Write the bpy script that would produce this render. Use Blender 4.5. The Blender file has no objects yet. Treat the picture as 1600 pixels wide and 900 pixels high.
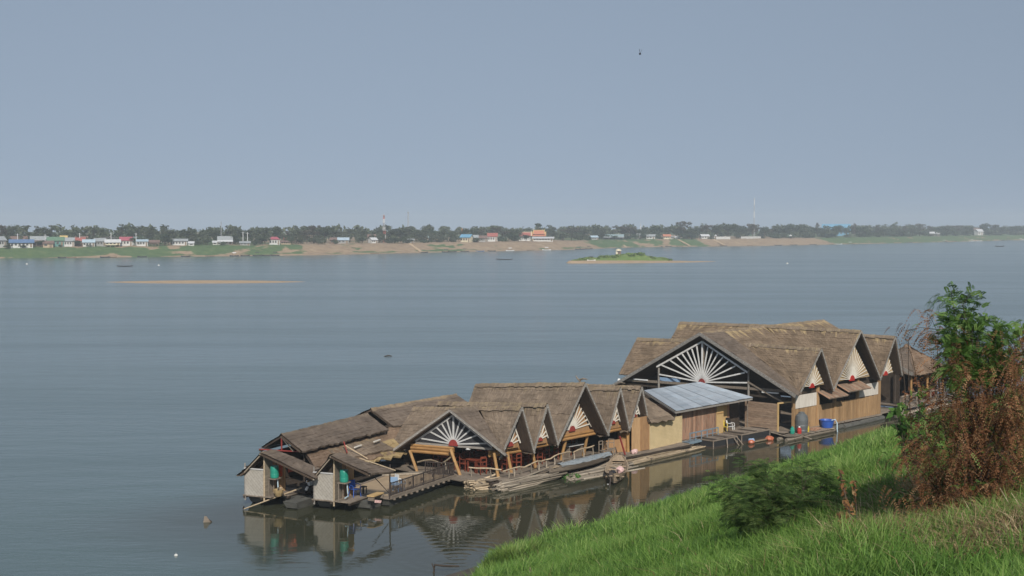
import bpy, math, random
import numpy as np
from mathutils import Vector, Matrix
S = bpy.context.scene
COL = S.collection
random.seed(7); rng = np.random.default_rng(11)
R = math.radians

# ---------------------------------------------------------------- camera
HCAM, FPX = 15.0, 2100.0
PITCH = math.atan(95/FPX)
cam = bpy.data.cameras.new('camera'); camo = bpy.data.objects.new('camera', cam); COL.objects.link(camo)
cam.sensor_width = 36; cam.lens = 36*FPX/1600; cam.clip_start = .1; cam.clip_end = 12000
camo.location = (0, 0, HCAM); camo.rotation_euler = (R(90)-PITCH, 0, 0)
S.camera = camo

# ---------------------------------------------------------------- sky, sun, exposure
SUN_EL, SUN_AZ = R(36), R(172)          # azimuth clockwise from +Y (the view direction): behind the camera, a little left
W = bpy.data.worlds.new('World'); S.world = W; W.use_nodes = True
nt = W.node_tree; nt.nodes.clear()
sky = nt.nodes.new('ShaderNodeTexSky'); sky.sky_type = 'NISHITA'; sky.sun_disc = False
sky.sun_elevation = SUN_EL; sky.sun_rotation = SUN_AZ
sky.altitude = 100; sky.air_density = 1.0; sky.dust_density = 1.6; sky.ozone_density = 2.0
# hazy air: the sky near the horizon keeps the colour it has a few degrees higher
wt = nt.nodes.new('ShaderNodeTexCoord'); wm = nt.nodes.new('ShaderNodeMapping'); wm.vector_type = 'POINT'
wm.inputs['Location'].default_value = (0, 0, .15); wm.inputs['Scale'].default_value = (1, 1, .30)
nt.links.new(wt.outputs['Generated'], wm.inputs[0]); nt.links.new(wm.outputs[0], sky.inputs[0])
bw = nt.nodes.new('ShaderNodeRGBToBW')
hz = nt.nodes.new('ShaderNodeMix'); hz.data_type = 'RGBA'; hz.inputs[0].default_value = .72
tint = nt.nodes.new('ShaderNodeMix'); tint.data_type = 'RGBA'; tint.blend_type = 'MULTIPLY'; tint.inputs[0].default_value = 1
tint.inputs[7].default_value = (.84, 1.0, 1.25, 1)
bg = nt.nodes.new('ShaderNodeBackground'); bg.inputs[1].default_value = .085
out = nt.nodes.new('ShaderNodeOutputWorld')
nt.links.new(sky.outputs[0], bw.inputs[0])
nt.links.new(bw.outputs[0], tint.inputs[6])
nt.links.new(sky.outputs[0], hz.inputs[6]); nt.links.new(tint.outputs[2], hz.inputs[7])
nt.links.new(hz.outputs[2], bg.inputs[0]); nt.links.new(bg.outputs[0], out.inputs[0])
sl = bpy.data.lights.new('sun', 'SUN'); sl.energy = 4.3; sl.angle = R(.6); sl.color = (1, .93, .82)
so = bpy.data.objects.new('sun', sl); COL.objects.link(so)
sd = Vector((math.sin(SUN_AZ)*math.cos(SUN_EL), math.cos(SUN_AZ)*math.cos(SUN_EL), math.sin(SUN_EL)))
so.rotation_euler = sd.to_track_quat('Z', 'Y').to_euler(); so.location = (0, -20, 60)
S.view_settings.view_transform = 'Standard'; S.view_settings.look = 'None'
S.view_settings.exposure = 0; S.view_settings.gamma = 1
S.render.engine = 'CYCLES'
try: S.cycles.max_bounces = 6; S.cycles.volume_bounces = 0; S.cycles.transparent_max_bounces = 6
except Exception: pass

# ---------------------------------------------------------------- measuring helpers
_c, _s = math.cos(PITCH), math.sin(PITCH)
def ray(px, py):
    u, v = (px-800)/FPX, (450-py)/FPX
    return Vector((u, _c+v*_s, -_s+v*_c))
def at(px, py, z=0.):                   # where the sight line meets the level z
    r = ray(px, py); t = (z-HCAM)/r.z
    return Vector((r.x*t, r.y*t, z))
def atd(px, py, d):
    r = ray(px, py); return Vector((r.x*d/r.y, d, HCAM+r.z*d/r.y))

# ---------------------------------------------------------------- mesh and object helpers
ORG = {}
class MB:
    def __init__(s): s.v = []; s.f = []; s.uv = []
    def face(s, pts, uv=None):
        b = len(s.v); s.v += [tuple(p) for p in pts]; s.f.append(tuple(range(b, b+len(pts))))
        s.uv += uv if uv else [(0, 0)]*len(pts)
    def box(s, c, d, rz=0., m=None):
        x, y, z = d[0]/2, d[1]/2, d[2]/2; c = Vector(c)
        M = m if m is not None else Matrix.Rotation(rz, 3, 'Z')
        p = [c+M@Vector(q) for q in ((-x,-y,-z),(x,-y,-z),(x,y,-z),(-x,y,-z),(-x,-y,z),(x,-y,z),(x,y,z),(-x,y,z))]
        s.hexa(p)
    def hexa(s, p):
        for q in ((3,2,1,0),(4,5,6,7),(0,1,5,4),(1,2,6,5),(2,3,7,6),(3,0,4,7)): s.face([p[i] for i in q])
    def bar(s, a, b, w, h=None, up=(0,0,1)):
        a, b = Vector(a), Vector(b); d = (b-a).normalized(); h = h or w
        up = Vector(up)
        if abs(d.dot(up)) > .95: up = Vector((1, 0, 0))
        x = d.cross(up).normalized()*w/2; y = x.cross(d).normalized()*h/2
        s.hexa([a-x-y, a+x-y, b+x-y, b-x-y, a-x+y, a+x+y, b+x+y, b-x+y])
    def tube(s, a, b, r0, r1=None, n=6, caps=True):
        s.path([a, b], [r0, r0 if r1 is None else r1], n, caps)
    def path(s, pts, rad, n=6, caps=True):
        pts = [Vector(p) for p in pts]
        if not hasattr(rad, '__len__'): rad = [rad]*len(pts)
        rings = []
        for i, p in enumerate(pts):
            d = (pts[min(i+1, len(pts)-1)]-pts[max(i-1, 0)])
            d = d.normalized() if d.length > 1e-6 else Vector((0, 0, 1))
            up = Vector((0, 0, 1)) if abs(d.z) < .9 else Vector((1, 0, 0))
            x = d.cross(up).normalized(); y = x.cross(d)
            rings.append([p+(x*math.cos(2*math.pi*k/n)+y*math.sin(2*math.pi*k/n))*rad[i] for k in range(n)])
        for a, b in zip(rings, rings[1:]):
            for k in range(n): s.face([a[k], a[(k+1) % n], b[(k+1) % n], b[k]])
        if caps: s.face(rings[0][::-1]); s.face(rings[-1])
    def lathe(s, c, prof, n=14):            # prof = [(r, z)...]
        c = Vector(c); rings = [[c+Vector((r*math.cos(2*math.pi*k/n), r*math.sin(2*math.pi*k/n), z)) for k in range(n)] for r, z in prof]
        for a, b in zip(rings, rings[1:]):
            for k in range(n): s.face([a[k], a[(k+1) % n], b[(k+1) % n], b[k]])
        s.face(rings[0][::-1]); s.face(rings[-1])
    def blob(s, c, r, n=6, m=4, jit=.15, sq=(1, 1, 1)):
        c = Vector(c); rings = []
        for i in range(m+1):
            t = math.pi*i/m
            rings.append([c+Vector((r*sq[0]*math.sin(t)*math.cos(2*math.pi*k/n), r*sq[1]*math.sin(t)*math.sin(2*math.pi*k/n), r*sq[2]*math.cos(t)))*1 +
                          Vector([random.uniform(-jit, jit)*r for _ in range(3)])*(0 if i in (0, m) else 1) for k in range(n)])
        for a, b in zip(rings, rings[1:]):
            for k in range(n): s.face([a[k], b[k], b[(k+1) % n], a[(k+1) % n]])
    def slab(s, A, B, C, D, t):             # a plate of thickness t under the quad ABCD
        A, B, C, D = map(Vector, (A, B, C, D)); n = (B-A).cross(D-A).normalized()
        if n.z < 0 or (abs(n.z) < 1e-3 and n.y > 0): n = -n
        q = [p-n*t for p in (A, B, C, D)]
        s.hexa(q+[A, B, C, D])
    def done(s, name, mat, parent=None, smooth=False, kind=None):
        o0 = ORG.get(parent.name, Vector()) if parent else Vector()
        me = bpy.data.meshes.new(name)
        V = np.array(s.v, dtype=np.float32)-np.array(o0, dtype=np.float32)
        me.from_pydata(V.tolist(), [], s.f)
        uvl = me.uv_layers.new(name='UVMap'); uvl.data.foreach_set('uv', np.array(s.uv, dtype=np.float32).ravel())
        me.materials.append(mat)
        if smooth: me.polygons.foreach_set('use_smooth', [True]*len(s.f))
        o = bpy.data.objects.new(name, me); COL.objects.link(o)
        if parent: o.parent = parent; ORG[o.name] = o0
        if kind: o['kind'] = kind
        return o
def tag(o, label=None, cat=None, group=None, kind=None):
    for k, v in (('label', label), ('category', cat), ('group', group), ('kind', kind)):
        if v: o[k] = v
    return o
class Frame:
    def __init__(s, ox, oy, ang): s.o = Vector((ox, oy, 0)); s.a = R(ang); s.m = Matrix.Rotation(s.a, 3, 'Z')
    def w(s, p): return s.o+s.m@Vector(p)
F1 = Frame(-.78, 77.2, 46)              # along the raft of restaurants: x away along the bank, y into the river
F2 = Frame(-6.51, 71.32, 66)            # the two huts and the open deck lie turned a little
FW = Frame(0, 0, 0)
def thing(name, label, cat, p, fr=FW, group=None):
    o = bpy.data.objects.new(name, None); COL.objects.link(o); o.empty_display_size = .3
    o.location = fr.w(p); o.rotation_euler = (0, 0, fr.a); ORG[o.name] = Vector(p)
    return tag(o, label, cat, group)
def solo(mb, name, mat, label, cat, p, fr=FW, group=None, smooth=False, kind=None):
    me_o = Vector(p); mb.v = [tuple(Vector(q)-me_o) for q in mb.v]
    o = mb.done(name, mat, None, smooth); o.location = fr.w(p); o.rotation_euler = (0, 0, fr.a)
    return tag(o, label, cat, group, kind)
def dup(o, loc=None, rz=None, sc=None, label=None, group=None, parent=None):
    c = o.copy(); COL.objects.link(c)
    if parent: c.parent = parent
    if loc is not None: c.location = loc
    if rz is not None: c.rotation_euler = (0, 0, rz)
    if sc is not None: c.scale = sc
    if label: c['label'] = label
    if group: c['group'] = group
    for ch in list(o.children): dup(ch, parent=c)
    return c

# ---------------------------------------------------------------- materials
def newmat(name):
    m = bpy.data.materials.new(name); m.use_nodes = True; t = m.node_tree
    return m, t, t.nodes['Principled BSDF']
def node(t, ty, **kw):
    n = t.nodes.new(ty)
    for k, v in kw.items(): setattr(n, k, v)
    return n
def ramp(t, fac, stops):
    r = node(t, 'ShaderNodeValToRGB'); e = r.color_ramp.elements
    e[0].position, e[0].color = stops[0][0], (*stops[0][1], 1)
    e[1].position, e[1].color = stops[-1][0], (*stops[-1][1], 1)
    for p, c in stops[1:-1]:
        x = e.new(p); x.color = (*c, 1)
    t.links.new(fac, r.inputs[0]); return r.outputs[0]
def noise(t, vec, scale, detail=4, rough=.6, w=None):
    n = node(t, 'ShaderNodeTexNoise'); n.inputs['Scale'].default_value = scale
    n.inputs['Detail'].default_value = detail; n.inputs['Roughness'].default_value = rough
    if w is not None: n.noise_dimensions = '4D'; t.links.new(w, n.inputs['W'])
    t.links.new(vec, n.inputs['Vector']); return n.outputs[0]
def mapv(t, src, sc):
    m = node(t, 'ShaderNodeMapping'); m.inputs['Scale'].default_value = sc; t.links.new(src, m.inputs[0]); return m.outputs[0]
def math_(t, op, a, b):
    n = node(t, 'ShaderNodeMath', operation=op)
    for i, x in enumerate((a, b)):
        if isinstance(x, (int, float)): n.inputs[i].default_value = x
        else: t.links.new(x, n.inputs[i])
    return n.outputs[0]
def mixc(t, fac, a, b, mode='MIX'):
    n = node(t, 'ShaderNodeMix', data_type='RGBA', blend_type=mode)
    for i, x in ((0, fac), (6, a), (7, b)):
        if isinstance(x, (int, float)): n.inputs[i].default_value = x
        elif isinstance(x, tuple): n.inputs[i].default_value = (*x, 1)
        else: t.links.new(x, n.inputs[i])
    return n.outputs[2]
def mk(name, c1, c2=None, scale=3., stretch=(1, 1, 1), rough=.85, rand=0., bump=.0, c3=None, spec=.3, contrast=(.35, .65)):
    """two or three colours mixed by stretched noise, with a value that varies per object"""
    m, t, b = newmat(name); c2 = c2 or tuple(x*.75 for x in c1)
    tc = node(t, 'ShaderNodeTexCoord'); oi = node(t, 'ShaderNodeObjectInfo')
    w = math_(t, 'MULTIPLY', oi.outputs['Random'], 37.)
    n = noise(t, mapv(t, tc.outputs['Object'], stretch), scale, 5, .65, w)
    stops = [(contrast[0], c1), (contrast[1], c2)] if not c3 else [(contrast[0], c1), (.5, c3), (contrast[1], c2)]
    c = ramp(t, n, stops)
    if rand:
        k = math_(t, 'ADD', math_(t, 'MULTIPLY', oi.outputs['Random'], 2*rand), 1-rand)
        hs = node(t, 'ShaderNodeHueSaturation'); t.links.new(k, hs.inputs['Value']); t.links.new(c, hs.inputs['Color']); c = hs.outputs[0]
    t.links.new(c, b.inputs['Base Color']); b.inputs['Roughness'].default_value = rough
    b.inputs['Specular IOR Level'].default_value = spec
    if bump:
        bp = node(t, 'ShaderNodeBump'); bp.inputs['Strength'].default_value = bump; bp.inputs['Distance'].default_value = .03
        t.links.new(n, bp.inputs['Height']); t.links.new(bp.outputs[0], b.inputs['Normal'])
    return m
def thatch_mat(name, base, light, dark, ridge=.0, rcol=(.40, .285, .14)):
    m, t, b = newmat(name)
    uv = node(t, 'ShaderNodeUVMap').outputs[0]; oi = node(t, 'ShaderNodeObjectInfo')
    w = math_(t, 'MULTIPLY', oi.outputs['Random'], 53.)
    streak = noise(t, mapv(t, uv, (16, 1.6, 1)), 1., 5, .7, w)
    patch = noise(t, mapv(t, uv, (.55, .8, 1)), 1., 4, .6, w)
    row = noise(t, mapv(t, uv, (.35, 4.2, 1)), 1., 3, .6, w)
    spots = noise(t, mapv(t, uv, (4.2, 3.2, 1)), 1., 7, .78, w)
    c = ramp(t, math_(t, 'ADD', math_(t, 'MULTIPLY', streak, .55), math_(t, 'MULTIPLY', spots, .45)), [(.30, dark), (.5, base), (.68, light)])
    c = mixc(t, math_(t, 'MULTIPLY', ramp_v(t, patch, .42, .62), .6), c, tuple(x*.55 for x in base))
    c = mixc(t, math_(t, 'MULTIPLY', ramp_v(t, row, .5, .72), .22), c, light)
    if ridge:
        sx = node(t, 'ShaderNodeSeparateXYZ'); t.links.new(uv, sx.inputs[0])
        nz = noise(t, mapv(t, uv, (2.2, .25, 1)), 1., 4, .65, w)
        lim = math_(t, 'MULTIPLY', ramp_v(t, nz, .36, .76), ridge*1.9)
        msk = node(t, 'ShaderNodeMapRange'); t.links.new(math_(t, 'SUBTRACT', lim, sx.outputs[1]), msk.inputs[0])
        msk.inputs[1].default_value = -.15; msk.inputs[2].default_value = .5
        c = mixc(t, math_(t, 'MULTIPLY', msk.outputs[0], .75), c, mixc(t, ramp_v(t, streak, .35, .65), tuple(x*.55 for x in rcol), rcol))
    t.links.new(c, b.inputs['Base Color']); b.inputs['Roughness'].default_value = .95; b.inputs['Specular IOR Level'].default_value = .1
    bp = node(t, 'ShaderNodeBump'); bp.inputs['Strength'].default_value = .7; bp.inputs['Distance'].default_value = .05
    t.links.new(streak, bp.inputs['Height']); t.links.new(bp.outputs[0], b.inputs['Normal'])
    return m
def ramp_v(t, fac, a, b):
    mr = node(t, 'ShaderNodeMapRange'); mr.interpolation_type = 'SMOOTHSTEP'
    t.links.new(fac, mr.inputs[0]); mr.inputs[1].default_value = a; mr.inputs[2].default_value = b; return mr.outputs[0]
def leaf_mat(name, cols, rough=.6, trans=.35):
    """leaf colour varied per leaf through the 'tone' attribute"""
    m, t, b = newmat(name)
    a = node(t, 'ShaderNodeAttribute', attribute_name='tone')
    oi = node(t, 'ShaderNodeObjectInfo')
    c = ramp(t, a.outputs['Fac'], [(i/(len(cols)-1), x) for i, x in enumerate(cols)])
    hs = node(t, 'ShaderNodeHueSaturation'); t.links.new(c, hs.inputs['Color'])
    t.links.new(math_(t, 'ADD', math_(t, 'MULTIPLY', oi.outputs['Random'], .5), .75), hs.inputs['Value'])
    t.links.new(math_(t, 'ADD', math_(t, 'MULTIPLY', oi.outputs['Random'], .03), .485), hs.inputs['Hue'])
    c = hs.outputs[0]
    t.links.new(c, b.inputs['Base Color']); b.inputs['Roughness'].default_value = rough; b.inputs['Specular IOR Level'].default_value = .25
    tr = node(t, 'ShaderNodeBsdfTranslucent'); t.links.new(c, tr.inputs[0])
    ms = node(t, 'ShaderNodeMixShader'); ms.inputs[0].default_value = trans
    o = t.nodes['Material Output']
    t.links.new(b.outputs[0], ms.inputs[1]); t.links.new(tr.outputs[0], ms.inputs[2]); t.links.new(ms.outputs[0], o.inputs[0])
    return m
def mesh_np(name, V, F4, mat, tone=None, smooth=False):
    """quick mesh from numpy: V (n,3), F4 (m,k) faces with k corners, tone per face"""
    me = bpy.data.meshes.new(name); k = F4.shape[1]; n = len(F4)
    me.vertices.add(len(V)); me.vertices.foreach_set('co', V.astype(np.float32).ravel())
    me.loops.add(n*k); me.loops.foreach_set('vertex_index', F4.astype(np.int32).ravel())
    me.polygons.add(n); me.polygons.foreach_set('loop_start', np.arange(0, n*k, k, dtype=np.int32))
    me.polygons.foreach_set('loop_total', np.full(n, k, dtype=np.int32))
    if tone is not None:
        at_ = me.attributes.new('tone', 'FLOAT', 'FACE'); at_.data.foreach_set('value', tone.astype(np.float32))
    if smooth: me.polygons.foreach_set('use_smooth', np.ones(n, dtype=bool))
    me.update(calc_edges=True); me.validate()
    if mat: me.materials.append(mat)
    return me
def nobj(name, me, parent=None, loc=None):
    o = bpy.data.objects.new(name, me); COL.objects.link(o)
    if parent: o.parent = parent
    if loc is not None: o.location = loc
    return o
def vnoise(x, y, s, seed=0):
    """smooth value noise, numpy, about 0..1"""
    x = np.asarray(x, float)/s+seed*17.3; y = np.asarray(y, float)/s+seed*9.1
    xi, yi = np.floor(x), np.floor(y); fx, fy = x-xi, y-yi; fx = fx*fx*(3-2*fx); fy = fy*fy*(3-2*fy)
    h = lambda a, b: np.modf(np.abs(np.sin(a*127.1+b*311.7+seed*3.7)*43758.5453))[0]
    return (h(xi, yi)*(1-fx)+h(xi+1, yi)*fx)*(1-fy)+(h(xi, yi+1)*(1-fx)+h(xi+1, yi+1)*fx)*fy

# ---------------------------------------------------------------- water
m, t, b = newmat('river water')
geo = node(t, 'ShaderNodeNewGeometry'); P = geo.outputs['Position']
# the rafts shelter a strip of calm water between them and the bank
sx = node(t, 'ShaderNodeSeparateXYZ'); t.links.new(P, sx.inputs[0])
ax, ay = math.cos(R(46)), math.sin(R(46))
al = math_(t, 'ADD', math_(t, 'MULTIPLY', sx.outputs[0], ax), math_(t, 'MULTIPLY', sx.outputs[1], ay))     # along the raft
ac = math_(t, 'SUBTRACT', math_(t, 'MULTIPLY', sx.outputs[1], ax), math_(t, 'MULTIPLY', sx.outputs[0], ay)) # across it
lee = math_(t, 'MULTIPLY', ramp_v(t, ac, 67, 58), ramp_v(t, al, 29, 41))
band = noise(t, mapv(t, P, (.012, .035, 1)), 1., 4, .6)
rip = noise(t, mapv(t, P, (1.1, 2.2, 1)), 1., 3, .55)
swell = noise(t, mapv(t, P, (.16, .42, 1)), 1., 3, .5)
calm = noise(t, mapv(t, P, (.9, 2.6, 1)), 1., 2, .5)
# ring ripples spreading in the shallows by the near bank
vl = node(t, 'ShaderNodeVectorMath', operation='DISTANCE'); t.links.new(P, vl.inputs[0]); vl.inputs[1].default_value = (-2.5, 60.5, 0)
d_ = vl.outputs['Value']
wv = math_(t, 'SINE', math_(t, 'ADD', math_(t, 'MULTIPLY', d_, 9.), math_(t, 'MULTIPLY', calm, 5.)), 0)
ring = math_(t, 'MULTIPLY', wv, ramp_v(t, d_, 8., 1.5))
hgt = math_(t, 'ADD', math_(t, 'MULTIPLY', rip, .030), math_(t, 'MULTIPLY', swell, .11))
hgt = math_(t, 'MULTIPLY', hgt, math_(t, 'ADD', math_(t, 'MULTIPLY', ramp_v(t, band, .25, .75), .5), .55))
hgt = math_(t, 'MULTIPLY', hgt, math_(t, 'SUBTRACT', 1., math_(t, 'MULTIPLY', lee, .93)))
hgt = math_(t, 'ADD', hgt, math_(t, 'MULTIPLY', math_(t, 'ADD', math_(t, 'MULTIPLY', calm, .004), math_(t, 'MULTIPLY', ring, .0016)), lee))
bp = node(t, 'ShaderNodeBump'); bp.inputs['Strength'].default_value = 1; bp.inputs['Distance'].default_value = 1.
t.links.new(hgt, bp.inputs['Height']); t.links.new(bp.outputs[0], b.inputs['Normal'])
streaks = ramp_v(t, noise(t, mapv(t, P, (.006, .055, 1)), 1., 5, .65), .38, .66)
silt = noise(t, mapv(t, P, (.008, .05, 1)), 1., 5, .65)
wc = ramp(t, silt, [(.32, (.070, .108, .108)), (.68, (.082, .122, .121))])
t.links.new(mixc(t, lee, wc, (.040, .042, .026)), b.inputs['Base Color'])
b.inputs['IOR'].default_value = 1.33
t.links.new(math_(t, 'SUBTRACT', math_(t, 'ADD', .17, math_(t, 'MULTIPLY', streaks, .05)), math_(t, 'MULTIPLY', math_(t, 'ADD', .14, math_(t, 'MULTIPLY', streaks, .05)), lee)), b.inputs['Roughness'])
M_WATER = m
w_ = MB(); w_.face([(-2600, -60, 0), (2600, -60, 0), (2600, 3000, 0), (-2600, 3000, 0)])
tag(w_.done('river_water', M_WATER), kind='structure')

# ---------------------------------------------------------------- near bank
def bank_s(x, y): return .8*(x+2.77)-.6*(y-57.6)+.7*(vnoise(x, y, 6, 2)-.5)
def bank_z(x, y):
    s = bank_s(x, y)
    z = np.where(s < 1.8, .12*s, np.where(s < 37, .216+.380*(s-1.8), 13.6+.02*(s-37)))
    k = np.clip((s-1.6)/4, 0, 1)
    return np.maximum(z, -1.4)+k*(.55*(vnoise(x, y, 5, 3)-.5)+.22*(vnoise(x, y, 1.7, 4)-.5))
def ground_hit(px, py):
    r = ray(px, py); d = 4.
    while d < 140:
        p = Vector((r.x*d/r.y, d, HCAM+r.z*d/r.y))
        if p.z <= float(bank_z(p.x, p.y)): return p
        d += .1
    return at(px, py, 0)
m, t, b = newmat('bank soil')
P = node(t, 'ShaderNodeNewGeometry').outputs['Position']
sx = node(t, 'ShaderNodeSeparateXYZ'); t.links.new(P, sx.inputs[0])
n1 = noise(t, P, 1.4, 6, .65)
mud = ramp(t, n1, [(.3, (.045, .038, .028)), (.7, (.105, .083, .06))])
turf = ramp(t, n1, [(.3, (.03, .05, .012)), (.7, (.07, .095, .03))])
t.links.new(mixc(t, ramp_v(t, sx.outputs[2], .15, .5), mud, turf), b.inputs['Base Color'])
b.inputs['Roughness'].default_value = .85
bp = node(t, 'ShaderNodeBump'); bp.inputs['Strength'].default_value = .6; bp.inputs['Distance'].default_value = .1
t.links.new(n1, bp.inputs['Height']); t.links.new(bp.outputs[0], b.inputs['Normal'])
gu = np.linspace(-60, 110, 220); gs = np.concatenate([np.linspace(-9, 45, 110), np.linspace(50, 140, 8)])
U, SS = np.meshgrid(gu, gs); X = -2.77+.6*U+.8*SS; Y = 57.6+.8*U-.6*SS
V = np.stack([X, Y, bank_z(X, Y)], -1).reshape(-1, 3); nu, ns = len(gu), len(gs)
i, j = np.meshgrid(np.arange(ns-1), np.arange(nu-1), indexing='ij'); q = i*nu+j
Fq = np.stack([q, q+1, q+nu+1, q+nu], -1).reshape(-1, 4)[:, ::-1]
tag(nobj('river_bank', mesh_np('river_bank', V, Fq, m, smooth=True)), kind='structure')

# ================================================================ far bank
SH = [(-900,470),(-500,560),(-245,643),(-192,671),(-106,717),(-38.5,809),(43,901),(97,1018),(207,1088),(360,1262),(600,1578),(900,1900),(1500,2300)]
SHV = [Vector((x, y)) for x, y in SH]
SPX = [800+FPX*x/y for x, y in SH]
def shore_at(px):
    for k in range(len(SH)-1):
        if SPX[k] <= px <= SPX[k+1]:
            # the shore point seen in this pixel column
            a, b = SHV[k], SHV[k+1]; u = (px-800)/FPX; d = b-a
            t = (u*a.y-a.x)/(d.x-u*d.y); return a+d*t
    return SHV[-2]
def shore_dist(p):
    best = 1e9
    for a, b in zip(SHV, SHV[1:]):
        d = b-a; t = max(0, min(1, (p-a).dot(d)/d.length_squared)); best = min(best, (p-(a+d*t)).length)
    return best
PROF = [(0, -.3), (2, .35), (6, .8), (20, 4.6), (26, 5.4), (60, 5.8), (400, 7), (1400, 8)]
def fz(off): return float(np.interp(off, [a for a, _ in PROF], [b for _, b in PROF]))
def fb(px, off):
    """a point on the far bank, `off` metres inland in the column px"""
    p = shore_at(px); k = p.normalized(); lo, hi = off, off*3
    q = p+k*off
    for _ in range(8):
        mid = (lo+hi)/2; q = p+k*mid
        if shore_dist(q) < off: lo = mid
        else: hi = mid
    return Vector((q.x, q.y, fz(off)))
# terrain sheet: rows along the shore, columns inland
rows = []
pts = []
for a, b in zip(SHV, SHV[1:]):
    n = max(2, int((b-a).length/5)) if a.x > -300 and b.x < 700 else 4
    for k in range(n): pts.append(a+(b-a)*(k/n))
pts.append(SHV[-1])
sm = [pts[0]]+[(pts[max(i-6, 0)]+pts[i]*2+pts[min(i+6, len(pts)-1)])/4 for i in range(1, len(pts)-1)]+[pts[-1]]
offs = [-8, 0, 1.2, 3, 5, 7, 9.5, 12, 15, 18, 21, 24, 28, 40, 70, 200, 600, 1400]
V = []; soil = []
for i, p in enumerate(sm):
    d = sm[min(i+1, len(sm)-1)]-sm[max(i-1, 0)]; nrm = Vector((-d.y, d.x)).normalized(); dd = Vector((p.x, p.y)).normalized()
    dirn = (nrm*.5+dd*.5).normalized(); px = 800+FPX*p.x/p.y
    for o in offs:
        q = p+dirn*(o+(0 if o < 0 else 1.6*(float(vnoise(p.x, p.y, 14, 5))-.5)))
        z = fz(o)+(0 if o <= 0 or o > 30 else .7*(float(vnoise(q.x, q.y, 9, 6))-.5))
        if o < 0: z = -1.2
        V.append((q.x, q.y, z))
        g = float(vnoise(q.x, q.y, 11, 7))*.6+float(vnoise(q.x, q.y, 4, 8))*.4
        bias = np.interp(px, [-400, 430, 482, 492, 560, 700, 930, 955, 1100, 1118, 1290, 1310, 1700], [-.12, -.16, -.3, .50, .22, .25, .45, -.2, -.05, .40, .40, -.25, -.12])
        if o < 4: bias = max(bias, .12)
        if 492 < px < 930 and 3 < o < 8: bias -= .35
        soil.append(min(1, max(0, (g-.5+bias)*3.2+.5)))
nr, nc = len(sm), len(offs)
i, j = np.meshgrid(np.arange(nr-1), np.arange(nc-1), indexing='ij'); q = i*nc+j
Fq = np.stack([q, q+nc, q+nc+1, q+1], -1).reshape(-1, 4)
m, t, b = newmat('far bank ground')
a = node(t, 'ShaderNodeAttribute', attribute_name='soil'); P = node(t, 'ShaderNodeNewGeometry').outputs['Position']
n1 = noise(t, P, .25, 6, .7)
grass_c = ramp(t, n1, [(.3, (.045, .085, .028)), (.55, (.075, .125, .04)), (.75, (.14, .15, .06))])
soil_c = ramp(t, n1, [(.3, (.20, .135, .085)), (.55, (.30, .215, .135)), (.75, (.36, .28, .18))])
t.links.new(mixc(t, ramp_v(t, math_(t, 'ADD', a.outputs['Fac'], math_(t, 'MULTIPLY', math_(t, 'SUBTRACT', n1, .5), 1.1)), .35, .65), grass_c, soil_c), b.inputs['Base Color'])
b.inputs['Roughness'].default_value = .95
me = mesh_np('far_bank', np.array(V), Fq, m, smooth=True)
sa = me.attributes.new('soil', 'FLOAT', 'POINT'); sa.data.foreach_set('value', np.array(soil, dtype=np.float32))
tag(nobj('far_bank', me), kind='structure')

# ---------------------------------------------------------------- leaves and trees
def leaf_cloud(centers, radii, count, size, squash=.8, seed=0, hang=0., flat=.5, shell=.55):
    """many leaf-sized faces through the volume of several clumps: V, F, tone"""
    g = np.random.default_rng(seed); c = np.array(centers, float); r = np.array(radii, float)
    k = g.choice(len(c), count, p=(r**2)/np.sum(r**2))
    d = g.normal(size=(count, 3)); d /= np.linalg.norm(d, axis=1)[:, None]
    rad = (shell+(1-shell)*g.random(count))**.7
    p = c[k]+d*(r[k]*rad)[:, None]*np.array([1, 1, squash])
    nrm = d*(1-flat)+g.normal(size=(count, 3))*.5; nrm[:, 2] += flat*.6
    nrm /= np.linalg.norm(nrm, axis=1)[:, None]
    t1 = np.cross(nrm, g.normal(size=(count, 3))); t1 /= np.linalg.norm(t1, axis=1)[:, None]+1e-9
    if hang: t1[:, 2] -= hang; t1 /= np.linalg.norm(t1, axis=1)[:, None]
    t2 = np.cross(nrm, t1)
    s = size*(.6+.8*g.random(count)); a = t1*s[:, None]; bb = t2*(s*.5)[:, None]
    V = np.stack([p-a, p-bb, p+a, p+bb], 1).reshape(-1, 3); F = np.arange(count*4).reshape(-1, 4)
    clump = g.random(len(c))
    tone = np.clip(.25*clump[k]+.75*g.random(count)**1.0, 0, 1)
    return V, F, tone
LM_DARK = leaf_mat('far leaves dark', [(.035, .048, .026), (.058, .078, .040), (.085, .105, .055)])
LM_MID = leaf_mat('far leaves grey green', [(.055, .068, .042), (.085, .10, .058), (.12, .135, .078)])
LM_DRY = leaf_mat('far leaves dry brown', [(.065, .055, .042), (.10, .085, .062), (.13, .115, .08)])
LM_LITE = leaf_mat('far leaves yellow green', [(.06, .085, .03), (.09, .12, .04), (.14, .16, .06)])
BARK = mk('bark', (.10, .075, .055), (.055, .042, .032), 4, (3, 3, .5))
TREES = {}
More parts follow.
